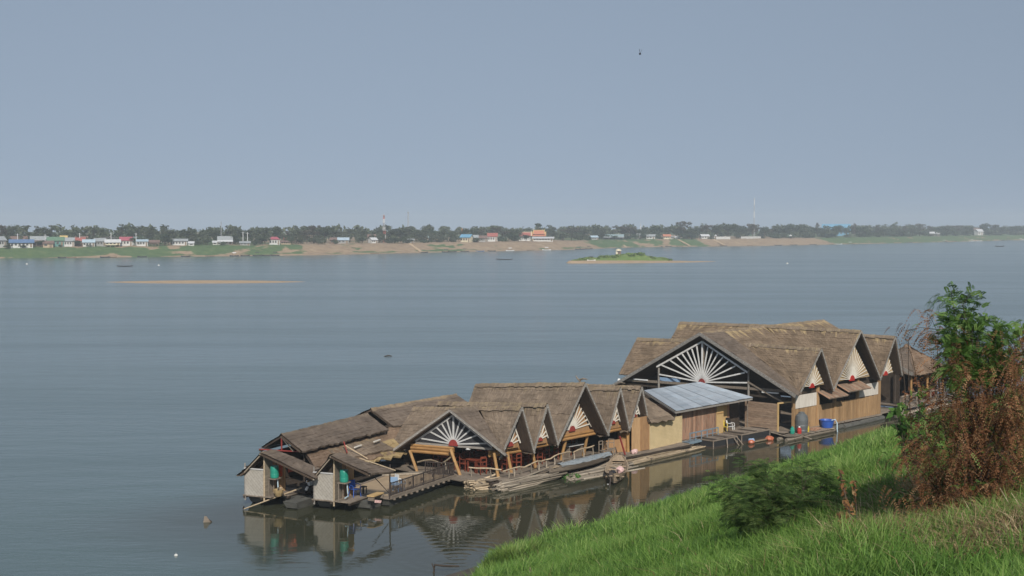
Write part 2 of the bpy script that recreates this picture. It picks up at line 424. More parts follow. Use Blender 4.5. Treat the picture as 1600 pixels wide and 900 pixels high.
def make_tree(key, desc, kind, mat, h, w, n, seed):
    g = random.Random(seed); c = []; r = []
    if kind == 'round':
        for _ in range(11): a = g.uniform(0, 6.28); q = g.uniform(0, .33)*w; c.append((q*math.cos(a), q*math.sin(a), h*g.uniform(.45, .85))); r.append(w*g.uniform(.16, .27))
    elif kind == 'tall':
        for k in range(9): z = .3+.62*k/8; a = g.uniform(0, 6.28); q = g.uniform(.02, .18)*w; c.append((q*math.cos(a), q*math.sin(a), h*z)); r.append(w*g.uniform(.16, .26)*(1.15-.55*z))
    elif kind == 'spread':
        for _ in range(13): a = g.uniform(0, 6.28); q = g.uniform(.1, .42)*w; c.append((q*math.cos(a), q*math.sin(a), h*g.uniform(.55, .86))); r.append(w*g.uniform(.11, .19))
    elif kind == 'bare':
        for _ in range(16): a = g.uniform(0, 6.28); q = g.uniform(.0, .38)*w; c.append((q*math.cos(a), q*math.sin(a), h*g.uniform(.4, .92))); r.append(w*g.uniform(.08, .15))
    elif kind == 'bush':
        for _ in range(8): a = g.uniform(0, 6.28); q = g.uniform(0, .38)*w; c.append((q*math.cos(a), q*math.sin(a), h*g.uniform(.25, .6))); r.append(w*g.uniform(.16, .26))
    rt = thing('tree', desc, 'tree', (0, 0, 0)); rt.name = {'bush': 'bush'}.get(kind, 'broadleaf_tree')
    ORG[rt.name] = Vector()
    V, F, tn = leaf_cloud(c, r, n, .052*w if kind != 'bare' else .045*w, .8, seed, shell=.3)
    nobj('crown', mesh_np('crown', V, F, mat, tn), rt)
    b_ = MB(); b_.path([(0, 0, -.5), (.02*w, 0, h*.3), (0, .02*w, h*.6)], [.028*h, .02*h, .008*h], 5)
    for cc in g.sample(c, min(6, len(c))): b_.tube((.01*w, .01*w, h*g.uniform(.25, .4)), cc, .011*h, .004*h, 4, False)
    b_.done('trunk', BARK, rt)
    return rt
TREES['dark'] = make_tree('dark', '', 'round', LM_DARK, 11, 10, 620, 1)
TREES['dark2'] = make_tree('dark2', '', 'round', LM_DARK, 10, 12, 640, 2)
TREES['mid'] = make_tree('mid', '', 'round', LM_MID, 11, 10, 560, 3)
TREES['mid2'] = make_tree('mid2', '', 'tall', LM_MID, 13, 8, 480, 4)
TREES['spread'] = make_tree('spread', '', 'spread', LM_DARK, 13, 14, 620, 5)
TREES['bare'] = make_tree('bare', '', 'bare', LM_DRY, 13, 12, 560, 6)
TREES['bare2'] = make_tree('bare2', '', 'tall', LM_DRY, 12, 9, 420, 7)
TREES['lite'] = make_tree('lite', '', 'tall', LM_LITE, 13, 7, 420, 8)
TREES['bush'] = make_tree('bush', '', 'bush', LM_DARK, 4.5, 8, 380, 9)
TREES['bush2'] = make_tree('bush2', '', 'bush', LM_MID, 4.2, 9, 380, 10)
KD = {'dark': 'dark green round tree', 'dark2': 'wide dark green tree', 'mid': 'grey green round tree', 'mid2': 'tall grey green tree', 'spread': 'tall tree with a flat spreading dark crown',
      'bare': 'half bare brown tree', 'bare2': 'narrow dry brown tree', 'lite': 'pale yellow green tree', 'bush': 'low dark bush', 'bush2': 'low grey green bush'}
used_tree = {}
SECT = [(-50, 62, 'behind the blue roofed house at the far left'), (62, 112, 'behind the green roofed house'), (112, 165, 'behind the red roofed house of the left village'),
        (165, 216, 'behind the crimson roofed house'), (216, 300, 'around the grey roofed hillside house'), (300, 372, 'by the white two tier house'), (372, 418, 'left of the white house with red roof'),
        (418, 480, 'behind the white house with red roof'), (480, 560, 'above the start of the bare tan bank'), (560, 625, 'around the red and white mast'), (625, 705, 'around the thin grey mast'),
        (705, 752, 'by the blue roofed house in the middle'), (752, 805, 'behind the red roofed house left of the temple'), (805, 870, 'by the red roofed temple'), (870, 930, 'right of the temple'),
        (930, 1000, 'by the big grey roofed house behind the island'), (1000, 1062, 'by the orange roofed house'), (1062, 1120, 'by the small white house right of the orange roof'),
        (1120, 1195, 'above the long white wall'), (1195, 1280, 'around the white dome'), (1280, 1345, 'in front of the long blue roof'), (1345, 1440, 'right of the long blue roof'),
        (1440, 1512, 'left of the white gable at far right'), (1512, 1560, 'by the white gable at far right'), (1560, 1700, 'at the right end of the far bank')]
def sect(px): return next((s for a, b, s in SECT if a <= px < b), SECT[-1][2])
def plant(key, px, off, top, wpx=None):
    """a tree of one kind: the pixel row of its top fixes its height"""
    p = fb(px, off); d = p.y
    h = (355-top)/FPX*d+HCAM-p.z; base = TREES[key]; h0 = {'bush': 3.4, 'bush2': 3.2}.get(key, base.children[0].dimensions.z if False else {'dark': 11, 'dark2': 10, 'mid': 11, 'mid2': 13, 'spread': 13, 'bare': 13, 'bare2': 12, 'lite': 13}.get(key, 11))
    sz = max(.3, h/h0); w0 = {'dark': 9.2, 'dark2': 11, 'mid': 9.2, 'mid2': 4.8, 'spread': 13, 'bare': 11, 'bare2': 5.4, 'lite': 4.2, 'bush': 8, 'bush2': 9}[key]
    sx = (1.18*wpx/FPX*d/w0) if wpx else sz*random.uniform(.95, 1.25)
    lab = f"{KD[key]} {sect(px)}"
    lab = lab[:1].upper()*0+lab
    first = key not in used_tree
    o = TREES[key] if first else dup(TREES[key]); used_tree[key] = 1
    o.location = p; o.rotation_euler = (0, 0, random.uniform(0, 6.28)); o.scale = (sx, sx, sz)
    o['label'] = lab; o['category'] = 'bush' if 'bush' in key else 'tree'; o['group'] = KD[key].replace('bush', 'bushe')+'s '+sect(px)
    return o
# noted in the photograph: kind, column, row of the top, width in pixels
for key, px, top, w in [('bare',3,349,20),('mid',18,351,22),('mid2',57,352,14),('mid',70,353,20),('mid2',80,351,13),('mid',103,357,18),('mid',119,358,20),('mid2',146,354,14),('mid',160,354,18),('mid2',190,349,16),('dark',206,356,20),('mid',218,352,22),('mid',235,357,22),('bush2',258,359,26),
        ('mid',268,357,26),('dark2',290,358,30),('dark',300,357,20),('mid',318,357,22),('dark',336,357,26),('mid',358,357,24),('dark',374,358,24),('mid',390,357,24),('mid2',404,357,18),('mid',414,354,26),('dark',434,352,22),('bare',449,359,16),('mid',464,357,22),('bare',480,358,26),('bare',490,350,20),('spread',508,354,34),
        ('dark',500,360,24),('mid',526,358,26),('mid2',547,357,14),('mid',566,358,22),('mid',584,359,20),('dark',593,357,16),('bare2',600,360,12),('mid',612,358,20),('dark2',626,356,30),('mid2',637,354,16),('mid',650,357,24),('mid',662,358,22),('dark',676,358,20),('mid',690,359,22),('mid',704,360,20),('dark',724,357,16),('dark',742,356,20),
        ('dark',741,355,16),('bare2',752,357,12),('mid2',768,355,12),('bare',776,353,16),('bare',790,360,18),('dark',800,358,20),('mid',806,357,20),('mid',826,358,18),('mid',858,355,18),('mid2',866,354,14),('bare',880,357,24),('bare',897,354,26),('mid',912,357,24),('dark',930,356,14),('mid2',944,360,14),('bare',972,352,30),('bare',985,353,24),('dark',994,357,20),
        ('dark',1003,357,18),('dark2',1022,352,26),('mid',1043,353,20),('mid',1056,356,18),('bare',1068,344,26),('dark2',1074,357,28),('mid',1090,355,18),('bare',1104,350,24),('dark',1120,350,20),('spread',1138,348,28),('dark2',1152,351,26),('bare',1175,348,24),('dark',1194,353,20),('bare2',1204,357,12),('dark2',1222,355,30),('mid2',1216,358,12),('spread',1242,349,26),('bush2',1258,357,22),
        ('dark',1272,354,24),('bare2',1277,347,8),('mid',1288,357,18),('dark',1306,351,22),('mid',1322,355,18),('dark2',1342,352,24),('bare2',1334,348,8),('lite',1352,354,16),('bare2',1370,352,10),('dark2',1380,356,24),('lite',1398,346,10),('dark',1400,356,20),('bare2',1414,352,12),('mid',1425,356,20),('bare',1437,348,18),('bare2',1452,352,12),('dark',1462,355,22),
        ('mid',1480,351,20),('bare',1495,351,20),('mid',1510,352,20),('dark',1536,348,20),('mid2',1520,354,12),('bare',1554,350,16),('mid',1566,354,18),('mid',1578,353,20),('dark',1590,352,18),('mid',1604,351,22)]:
    plant(key, px, random.uniform(44, 64), top, w)
# a second, lower row in front: bushes and small trees on the bank top
for key, px, off, top, w in [('bush',14,24,383,22),('bush',36,23,383,18),('dark',63,25,378,18),('bush',94,24,383,10),('dark',122,25,376,15),('bush',140,25,382,20),('bush',184,25,381,10),('dark',206,27,370,10),('bush2',218,26,378,10),('dark',258,30,363,20),('dark',264,27,371,16),('bush',311,27,376,18),('dark',325,27,374,14),('bush2',349,24,378,12),('dark',366,32,365,16),('bush',399,26,375,16),('dark2',410,27,368,20),
        ('bush',455,30,371,14),('bush2',500,27,373,20),('bush',523,27,374,14),('dark',566,28,370,16),('bush',606,27,374,20),('dark2',616,27,371,26),('bush2',640,27,374,26),('bush',662,27,374,24),('bush2',684,27,375,20),('bush',706,27,374,18),('bush2',745,27,372,18),('bush',785,28,371,20),('dark2',803,28,364,26),('dark',822,28,366,14),('mid',880,28,363,22),('mid',893,28,364,20),('bush2',908,27,368,22),('bush',917,27,372,14),
        ('mid',905,29,366,18),('dark',960,26,374,12),('dark2',992,27,366,16),('dark',1005,27,365,12),('bush',1030,27,370,12),('dark2',1070,27,365,20),('dark',1080,27,366,18),('bush',1110,27,371,16),('bush2',1190,27,370,16),('bush',1212,27,370,24),('bush2',1236,27,369,22),('bush',1262,27,369,22),('bush2',1290,27,368,22),('dark',1300,27,364,18),('bush2',1322,27,367,16),('dark',1342,27,364,16),('bush',1396,27,366,16),
        ('bush',1418,27,367,16),('dark',1436,27,362,18),('bush2',1456,27,366,18),('dark',1478,27,362,18),('bush',1492,27,365,18),('bush',1510,27,366,14),('dark',1546,27,361,12),('bush2',1562,27,364,18),('bush',1584,27,364,18),('bush2',1600,27,364,18),('bush2',1370,27,366,18),('mid',1382,28,362,16)]:
    plant(key, px, off, top, w)
for px in range(-20, 1640, 17):
    if not any(a < px < b for a, b in ((415, 440), (805, 868), (1030, 1062), (1118, 1142), (1156, 1190))):
        plant(random.choice(['bush', 'bush2', 'bush2']), px+random.uniform(-6, 6), random.uniform(34, 44), np.interp(px, [0, 600, 900, 1600], [371, 368, 366, 362])+random.uniform(-3, 3), random.uniform(16, 28))
# the wood behind reads as one mass
c = []; r = []
for px in np.arange(-60, 1660, 3.2):
    p = fb(px, random.uniform(75, 150)); rr = p.y/FPX*random.uniform(4.5, 9)
    c.append((p.x, p.y, p.z+(HCAM-p.z)*random.uniform(.15, .95)+.2)); r.append(rr)
V, F, tn = leaf_cloud(c, r, 32000, 1.4, .75, 77, shell=.2)
tag(nobj('distant_wood', mesh_np('distant_wood', V, F, LM_MID, tn)), 'grey green wood far behind the houses of the opposite bank', 'wood', kind='stuff')

# ---------------------------------------------------------------- houses of the far bank
def flat(name, c, rough=.7, var=.82): return mk(name, c, tuple(x*var for x in c), .8, (1, 1, 1), rough)
HM = {k: flat('house '+k, c) for k, c in dict(white=(.55, .55, .53), cream=(.62, .55, .40), brown=(.17, .12, .09), grey=(.30, .30, .29), tan=(.40, .31, .21), teal=(.10, .24, .22), dark=(.07, .065, .06),
      rblue=(.11, .19, .34), rred=(.34, .11, .09), rcrim=(.36, .09, .12), rgreen=(.12, .21, .14), rgrey=(.30, .32, .33), rbrown=(.18, .12, .10), rlb=(.38, .48, .55), rwhite=(.54, .55, .56), rteal=(.28, .37, .38),
      rorange=(.50, .20, .12), ryellow=(.55, .40, .16), rsky=(.14, .32, .47), wood=(.22, .16, .11), pane=(.05, .06, .07)).items()}
def house(px0, px1, top, base, wall, roof, label, off=26, hip=False, roof_f=.38, stilts=0., cat='house', nwin=3, name='house', door=True, lean=None, turn=0.):
    """a far house: width from its pixel span, height from rows; walls, gabled roof, windows, door"""
    pxc = (px0+px1)/2; p = fb(pxc, off); d = p.y
    w = (px1-px0)/FPX*d; zt = HCAM-(top-355)/FPX*d; zb = p.z
    hgt = max(2.2, zt-zb); dp = max(5., w*.6); rh = hgt*roof_f; wh = hgt-rh; st = wh*stilts
    o = thing(name, label, cat, (p.x, p.y, zb), FW); o.rotation_euler = (0, 0, -math.atan2(p.x, p.y)+R(turn)); ORG[o.name] = Vector()
    wl = MB(); wl.box((0, dp/2, st+(wh-st)/2+(0 if st else -.5)), (w*.88, dp*.86, wh-st+(0 if st else 1.))); wo = wl.done('wall', HM[wall], o)
    rm = MB(); e = .5*w; y0, y1 = -.05*dp, 1.05*dp
    if hip:
        a, b_ = Vector((-e*.45, dp/2, hgt)), Vector((e*.45, dp/2, hgt))
        A, B_, C_, D_ = Vector((-e, y0, wh)), Vector((e, y0, wh)), Vector((e, y1, wh)), Vector((-e, y1, wh))
        rm.face([A, B_, b_, a]); rm.face([B_, C_, b_]); rm.face([C_, D_, a, b_]); rm.face([D_, A, a]); rm.face([D_, C_, B_, A])
    else:
        rm.slab((-e, dp/2, hgt), (e, dp/2, hgt), (e, y0, wh-.15), (-e, y0, wh-.15), .14)
        rm.slab((-e, dp/2, hgt), (e, dp/2, hgt), (e, y1, wh-.15), (-e, y1, wh-.15), .14)
        for sx in (-.43, .43): g2 = MB(); g2.face([(sx*w, .06*dp, wh), (sx*w, .94*dp, wh), (sx*w, dp/2, hgt-.1)]); g2.done('gable', HM[wall], o)
    rm.done('roof', HM[roof], o)
    if lean:
        lm = MB(); lm.slab((-e, -.02*dp, wh*.93), (e, -.02*dp, wh*.93), (e*1.02, -.35*dp, wh*.62), (-e*1.02, -.35*dp, wh*.62), .12); lm.done('veranda_roof', HM[lean], o)
        for k in range(4): pm = MB(); x = -e*.95+k*e*1.9/3; pm.box((x, -.33*dp, wh*.31-.2), (.18, .18, wh*.62+.3)); pm.done('post', HM['wood'], o)
    if st:
        for k in range(4):
            for yy in (.1*dp, .9*dp): pm = MB(); pm.box((-w*.4+k*w*.8/3, yy, st/2-.3), (.25, .25, st+.6)); pm.done('stilt', HM['wood'], o)
    ww = w*.88/(nwin+(1 if door else 0)); yf = dp*.07
    for k in range(nwin+(1 if door else 0)):
        x = -w*.44+ww*(k+.5); hh = (wh-st)
        fm = MB()
        if door and k == nwin: fm.box((x, yf-.03, st+hh*.4), (min(1.1, ww*.5), .12, hh*.8)); fm.done('door', HM['wood'], o)
        else:
            fm.box((x, yf-.03, st+hh*.58), (min(1.5, ww*.6), .10, hh*.42)); fo = fm.done('window', HM['wood'], o)
            pm = MB(); pm.box((x, yf-.07, st+hh*.58), (min(1.5, ww*.6)*.8, .08, hh*.33)); pm.done('pane', HM['pane'], fo)
    return o
house(-6,13,369,384,'white','rgrey','white gabled house with grey roof at the far left edge', turn=35)
house(15,43,369,378,'grey','rbrown','long dark roofed house above the blue roof', off=36, nwin=2)
house(15,53,374,389,'white','rblue','white house with a bright blue roof at far left', off=23, nwin=5)
house(48,76,369,382,'brown','rgrey','brown house with grey roof between the blue and green roofs', off=32, lean='rbrown')
house(67,84,376,390,'tan','rbrown','small tan shed below the green roofed house', off=22, nwin=1)
house(74,101,370,388,'teal','rgreen','teal walled house with a green roof', off=26)
house(94,106,368,380,'cream','ryellow','small cream roofed house right of the green roof', off=40, nwin=1)
house(100,117,371,386,'white','rgrey','white house with pale grey roof left of the red roof', off=25)
house(114,134,371,384,'brown','rred','low house with a faded red roof in the left village', off=27, nwin=2)
house(118,138,369,376,'grey','rbrown','brown roofed house rising behind the red roof', off=42, nwin=2)
house(129,149,374,386,'white','rlb','white house with a light blue roof', off=24)
house(147,166,372,384,'grey','rgrey','dull grey house right of the light blue roof', off=26)
house(158,182,370,376,'dark','dark','long dark roof behind the white stilt house', off=42, nwin=2)
house(164,189,374,389,'cream','rwhite','pale stilt house with a white sheet roof', off=23, stilts=.35)
house(187,208,370,386,'white','rcrim','white house with a crimson roof', off=27)
house(203,224,370,378,'grey','rteal','flat house with a teal grey roof', off=38, roof_f=.2)
house(213,232,374,388,'white','rlb','white house with low pale blue roof at the end of the village', off=24, roof_f=.25)
house(231,250,375,388,'brown','rbrown','brown plank stilt house at the right end of the left village', off=25, stilts=.5)
house(268,294,373,384,'white','rgrey','long white house with a grey roof on the green bank', off=27, roof_f=.3, nwin=4)
house(294,304,377,384,'white','rwhite','tiny white shed below the long grey roof', off=24, nwin=1, door=False)
house(340,364,369,380,'white','rgrey','white two tier house with wide eaves', off=30, lean='rwhite')
house(332,346,376,380,'white','rwhite','low white annexe left of the two tier house', off=30, nwin=2, door=False)
house(374,392,378,385,'grey','rgrey','low grey walled shed below the palms', off=25, nwin=2)
house(420,438,370,384,'white','rcrim','tall white house with a crimson hipped roof alone on the bank', off=26, hip=True, roof_f=.33, nwin=3)
house(438,462,378,383,'tan','rbrown','long low tan house right of the crimson hipped roof', off=30, roof_f=.3, nwin=5)
house(443,451,371,380,'brown','rred','small red roof peeping out above the low tan house', off=45, nwin=1)
house(515,527,371,377,'brown','rbrown','pinkish brown roofed hut above the tan bank', off=33, nwin=1)
house(527,546,371,378,'grey','rlb','hut with a pale blue tin roof above the tan bank', off=31, nwin=2)
house(574,588,366,373,'brown','rbrown','brown house left of the red and white mast', off=44, nwin=2)
house(580,592,371,379,'white','rwhite','small white house below the red and white mast', off=30, turn=30, nwin=2)
house(636,648,373,378,'grey','rgrey','little grey hut below the thin grey mast', off=30, nwin=1)
house(668,679,367,374,'grey','rteal','house with a thin teal roof left of the blue roof', off=44, nwin=1)
house(717,736,366,377,'cream','rsky','house with a bright blue roof and cream gable', off=30, turn=-25)
house(735,748,367,378,'brown','rgrey','weathered grey roofed house right of the bright blue roof', off=30)
house(747,762,368,378,'grey','rbrown','low brown roofed house left of the temple', off=30)
house(761,778,364,376,'white','rred','white house with a dull red roof left of the temple', off=32)
house(923,936,368,378,'grey','rlb','small grey house left of the big grey roof', off=30, turn=20)
house(940,975,366,378,'grey','rteal','big house with a broad teal grey roof behind the island', off=32, lean='rgrey', nwin=5)
house(994,1004,365,378,'grey','rgrey','narrow grey house right of the big teal grey roof', off=34, nwin=1)
house(1009,1024,366,377,'white','rgrey','small white house with grey roof left of the orange roof', off=31, nwin=2)
house(1036,1049,366,378,'cream','rorange','cream house with an orange roof', off=29, turn=10)
house(1047,1055,368,378,'white','rgrey','white gabled house right of the orange roof', off=29, turn=60, nwin=1)
house(1054,1063,369,376,'grey','rwhite','little grey house with white eaves right of the white gable', off=31, nwin=1)
house(1095,1110,366,373,'white','rwhite','bright white house at the left end of the long white wall', off=31, turn=25, nwin=2)
house(1112,1120,366,371,'white','rwhite','small white dome roofed hut beside the long wall', off=35, nwin=1, hip=True)
house(1452,1460,362,367,'white','rwhite','small white shed among trees right of the middle', off=32, nwin=1)
house(1460,1468,363,367,'grey','rwhite','second small shed with white roof right of the blue roof', off=34, nwin=1)
house(1525,1539,358,367,'white','rwhite','house with a bright white gable at far right', off=33, turn=50, nwin=1)
house(1521,1530,356,363,'tan','rbrown','brown roofed house left of the bright white gable', off=45, nwin=1)
house(1284,1328,350,361,'rsky','rsky','long hall with bright blue roof and walls above the trees', off=95, nwin=4, cat='hall', roof_f=.55)
# temple with tiered roofs
def temple(px0, px1, top, base, label, off, tiers, wcol):
    p = fb((px0+px1)/2, off); d = p.y; w = (px1-px0)/FPX*d; H_ = HCAM-(top-355)/FPX*d-p.z
    o = thing('temple_hall', label, 'temple', p); o.rotation_euler = (0, 0, -math.atan2(p.x, p.y)); ORG[o.name] = Vector()
    wl = MB(); wl.box((0, w*.3, H_*.25), (w*.86, w*.5, H_*.5)); wl.done('wall', HM[wcol], o)
    for k in range(tiers):
        e = w/2*(1-.22*k); z1 = H_*(.82+.18*k/(max(1, tiers-1))); z0 = z1-H_*.36
        r_ = MB(); r_.slab((-e, w*.3, z1), (e, w*.3, z1), (e, -.02*w, z0), (-e, -.02*w, z0), .2); r_.slab((-e, w*.3, z1), (e, w*.3, z1), (e, .62*w, z0), (-e, .62*w, z0), .2)
        ro = r_.done('roof_tier', HM['rorange' if tiers > 1 else 'rred'], o)
        t_ = MB(); t_.bar((-e, w*.3, z1+.15), (e, w*.3, z1+.15), .35)
        for sx in (-e, e):
            t_.bar((sx, w*.3, z1+.15), (sx, -.03*w, z0+.1), .4); t_.bar((sx, w*.3, z1+.1), (sx*1.03, w*.3, z1+1.0), .22)
        t_.done('roof_trim', HM['ryellow' if tiers > 1 else 'cream'], ro)
    for k in range(5): pm = MB(); pm.box((-w*.34+k*w*.17, w*.045, H_*.26), (w*.05, .3, H_*.28)); pm.done('window', HM['pane'], o)
    return o
temple(809,830,360,372,'temple hall with a red roof edged in cream', 40, 1, 'white')
temple(831,853,360,372,'temple hall with tiered orange roofs edged in yellow', 36, 2, 'ryellow')
house(831,866,370,376,'white','rwhite','long low white building in front of the temple', off=27, roof_f=.3, nwin=6)
# white walls along the bank top
def low_wall(px0, px1, h, label, off=25):
    a, b_ = fb(px0, off), fb(px1, off); L_ = (b_-a).length; o = thing('boundary_wall', label, 'wall', a); o.rotation_euler = (0, 0, math.atan2((b_-a).y, (b_-a).x)); ORG[o.name] = Vector()
    n = max(3, int(L_/6)); pn = None
    for k in range(n):
        x = MB(); x.box((L_*(k+.5)/n, 0, h/2-.3), (L_/n*.9, .18, h+.6)); x.done('panel', HM['white'], o)
        x = MB(); x.box((L_*k/n, 0, h/2-.2), (.4, .4, h+.7)); x.done('pillar', HM['white'], o)
low_wall(1119, 1141, 1.9, 'long white wall on the bank right of the orange roof', 27)
low_wall(1158, 1189, 1.9, 'white wall below the half bare trees on the tan bank', 27)
# masts
MT = {k: flat('mast '+k, c) for k, c in dict(red=(.45, .12, .09), white=(.60, .60, .60), grey=(.33, .34, .36), orange=(.6, .25, .1)).items()}
def mast(px, top, off, w, cols, label, name='radio_mast'):
    p = fb(px, off); h = (355-top)/FPX*p.y+HCAM-p.z; o = thing(name, label, 'mast', p); ORG[o.name] = Vector()
    n = len(cols); z = 0
    for k, cname in enumerate(cols):
        z0, z1 = h*k/n, h*(k+1)/n; w0, w1 = w*(1-.7*z0/h), w*(1-.7*z1/h); b_ = MB()
        cs = lambda ww, z: [Vector((ww*math.cos(q), ww*math.sin(q), z)) for q in (.5, 2.6, 4.7)]
        A, B_ = cs(w0, z0), cs(w1, z1)
        for i in range(3):
            b_.bar(A[i], B_[i], .14*w+.03)
            for q in range(4):
                f0, f1 = q/4, (q+1)/4
                b_.bar(A[i].lerp(B_[i], f0), A[(i+1) % 3].lerp(B_[(i+1) % 3], f1), .07*w+.02)
        b_.done('lattice_section', MT[cname], o)
    b_ = MB(); b_.tube((0, 0, h*.98), (0, 0, h*1.06), .08, .04, 5); b_.box((0, 0, h*.97), (w*1.1, w*1.1, .5)); b_.done('antenna', MT['grey'], o)
mast(600, 336, 45, 1.3, ['red','white','red','white','grey','white','red'], 'tall lattice mast painted red and white')
mast(638, 331, 70, .9, ['grey']*5, 'thin grey lattice mast right of the red and white one')
mast(1178, 310, 70, .9, ['grey','white','grey','white','grey','white'], 'tallest pale mast behind the white wall')
mast(346, 347, 40, .4, ['grey']*3, 'thin aerial pole above the white two tier house', 'aerial_pole')
# chedi spires and palm
def spire(px, top, off, w, mat_, label):
    p = fb(px, off); h = (355-top)/FPX*p.y+HCAM-p.z; o = thing('temple_spire', label, 'spire', p); ORG[o.name] = Vector()
    b_ = MB(); b_.box((0, 0, h*.15), (w*2, w*2, h*.3)); b_.done('base', mat_, o)
    b_ = MB(); b_.lathe((0, 0, 0), [(w, h*.3), (w*.95, h*.45), (w*.5, h*.6), (w*.3, h*.75), (w*.12, h*.95), (.05, h)], 10); b_.done('tower', mat_, o)
spire(722, 356, 60, 1.5, MT['orange'], 'orange temple spire above the bright blue roof')
spire(1001, 347, 60, .9, MT['white'], 'thin white temple spire above trees behind the island')
p = fb(841, 38); h = (355-350)/FPX*p.y+HCAM-p.z
o = thing('palm_tree', 'tall palm standing in front of the tiered temple roof', 'palm', p); ORG[o.name] = Vector()
b_ = MB(); b_.path([(0, 0, -.5), (.2, 0, h*.5), (0, 0, h*.95)], [.42, .34, .28], 6); b_.done('trunk', BARK, o)
V, F, tn = leaf_cloud([(1.2*math.cos(k), 1.2*math.sin(k), h*.95+(.3 if k % 2 else -.4)) for k in range(7)], [1.1]*7, 130, .8, .6, 5)
nobj('crown', mesh_np('crown', V, F, LM_DARK, tn), o)
# utility poles of the left village
for px, top in [(28,365),(71,366),(125,364),(174,364),(213,364),(380,362),(387,363)]:
    p = fb(px, 29); h = (355-top)/FPX*p.y+HCAM-p.z; o = thing('utility_pole', 'pale concrete utility pole among the houses ' + sect(px), 'pole', p, FW, 'utility poles of the left village'); ORG[o.name] = Vector()
    b_ = MB(); b_.tube((0, 0, -.5), (0, 0, h), .22, .16, 6); b_.done('shaft', MT['white'], o); b_ = MB(); b_.box((0, 0, h-.5), (1.8, .14, .14)); b_.done('crossarm', MT['grey'], o)
p = fb(1235, 30)
o = thing('water_tank', 'white domed water tank among the bushes on the tan bank', 'tank', p); ORG[o.name] = Vector()
b_ = MB(); b_.lathe((0, 0, 0), [(1.4, -.4), (1.5, 1.5), (1.3, 2.3), (.7, 2.8), (.1, 3.)], 12); b_.done('shell', HM['white'], o); b_ = MB(); b_.lathe((0, 0, 0), [(.35, 2.9), (.35, 3.2), (.1, 3.3)], 8); b_.done('lid', HM['rgrey'], o)
# dirt paths are worn into the bank; steps of pale concrete lead down to the water
for px, lab in [(648,'pale worn steps down the bank right of the grey hut'),(1122,'pale concrete steps at the left end of the tan bank'),(968,'pale concrete steps down the green bank behind the island'),(1068,'long pale ramp down the bank right of the orange roof')]:
    a = fb(px-9, 22); b_ = fb(px+9, 2.); o = thing('bank_steps', lab, 'steps', b_); ORG[o.name] = Vector()
    a = a-b_; n = 14
    for k in range(n):
        q = a*((k+.5)/n); x = MB(); x.box((q.x, q.y, q.z+.35), (1.9, 1.9, .5), math.atan2(a.y, a.x)); x.done('step', HM['tan'], o)
# boats moored along the far shore
BT = {k: flat('boat '+k, c) for k, c in dict(dark=(.05, .05, .055), white=(.7, .7, .7), wood=(.24, .17, .11), blue=(.10, .16, .3)).items()}
def hull(b_, L_, w, h, sheer=.35, n=9, bow=.25):
    """an open long boat along x: outer skin, inner skin, rim"""
    rows = []
    for k in range(n):
        f = k/(n-1); x = (f-.5)*L_; ww = w/2*max(.02, (1-abs(2*f-1)**2.6)*.98+.02) if bow else w/2
        z = h+sheer*abs(2*f-1)**2.2*h*1.6; zb = sheer*h*1.1*abs(2*f-1)**3
        rows.append([Vector((x, -ww, z)), Vector((x, -ww*.7, zb+h*.25)), Vector((x, -ww*.45, zb)), Vector((x, ww*.45, zb)), Vector((x, ww*.7, zb+h*.25)), Vector((x, ww, z)),
                     Vector((x, ww*.88, z)), Vector((x, ww*.42, zb+h*.22)), Vector((x, -ww*.42, zb+h*.22)), Vector((x, -ww*.88, z))])
    for a, b2 in zip(rows, rows[1:]):
        for k in range(10): b_.face([a[k], b2[k], b2[(k+1) % 10], a[(k+1) % 10]])
    b_.face(rows[0][::-1]); b_.face(rows[-1])
def boat(p, L_, w, h, rz, mat_, label, cat='boat', name='long_boat', group=None, canopy=None, seats=2):
    o = thing(name, label, cat, p, FW, group); o.rotation_euler = (0, 0, rz); ORG[o.name] = Vector()
    b_ = MB(); hull(b_, L_, w, h); b_.done('hull', mat_, o)
    for k in range(seats): x = MB(); x.box(((k+1)/(seats+1)*L_*.7-L_*.35, 0, h*.75), (.3, w*.8, .05)); x.done('thwart', BT['wood'], o)
    if canopy:
        x = MB(); x.slab((-L_*.2, 0, h+1.6), (L_*.2, 0, h+1.6), (L_*.2, -w*.5, h+1.3), (-L_*.2, -w*.5, h+1.3), .06); x.slab((-L_*.2, 0, h+1.6), (L_*.2, 0, h+1.6), (L_*.2, w*.5, h+1.3), (-L_*.2, w*.5, h+1.3), .06); x.done('canopy', BT[canopy], o)
        for sx in (-.19, .19):
            for sy in (-.45, .45): x = MB(); x.tube((sx*L_, sy*w, h*.7), (sx*L_, sy*w, h+1.33), .04, None, 4); x.done('pole', BT['wood'], o)
    return o
k = 0
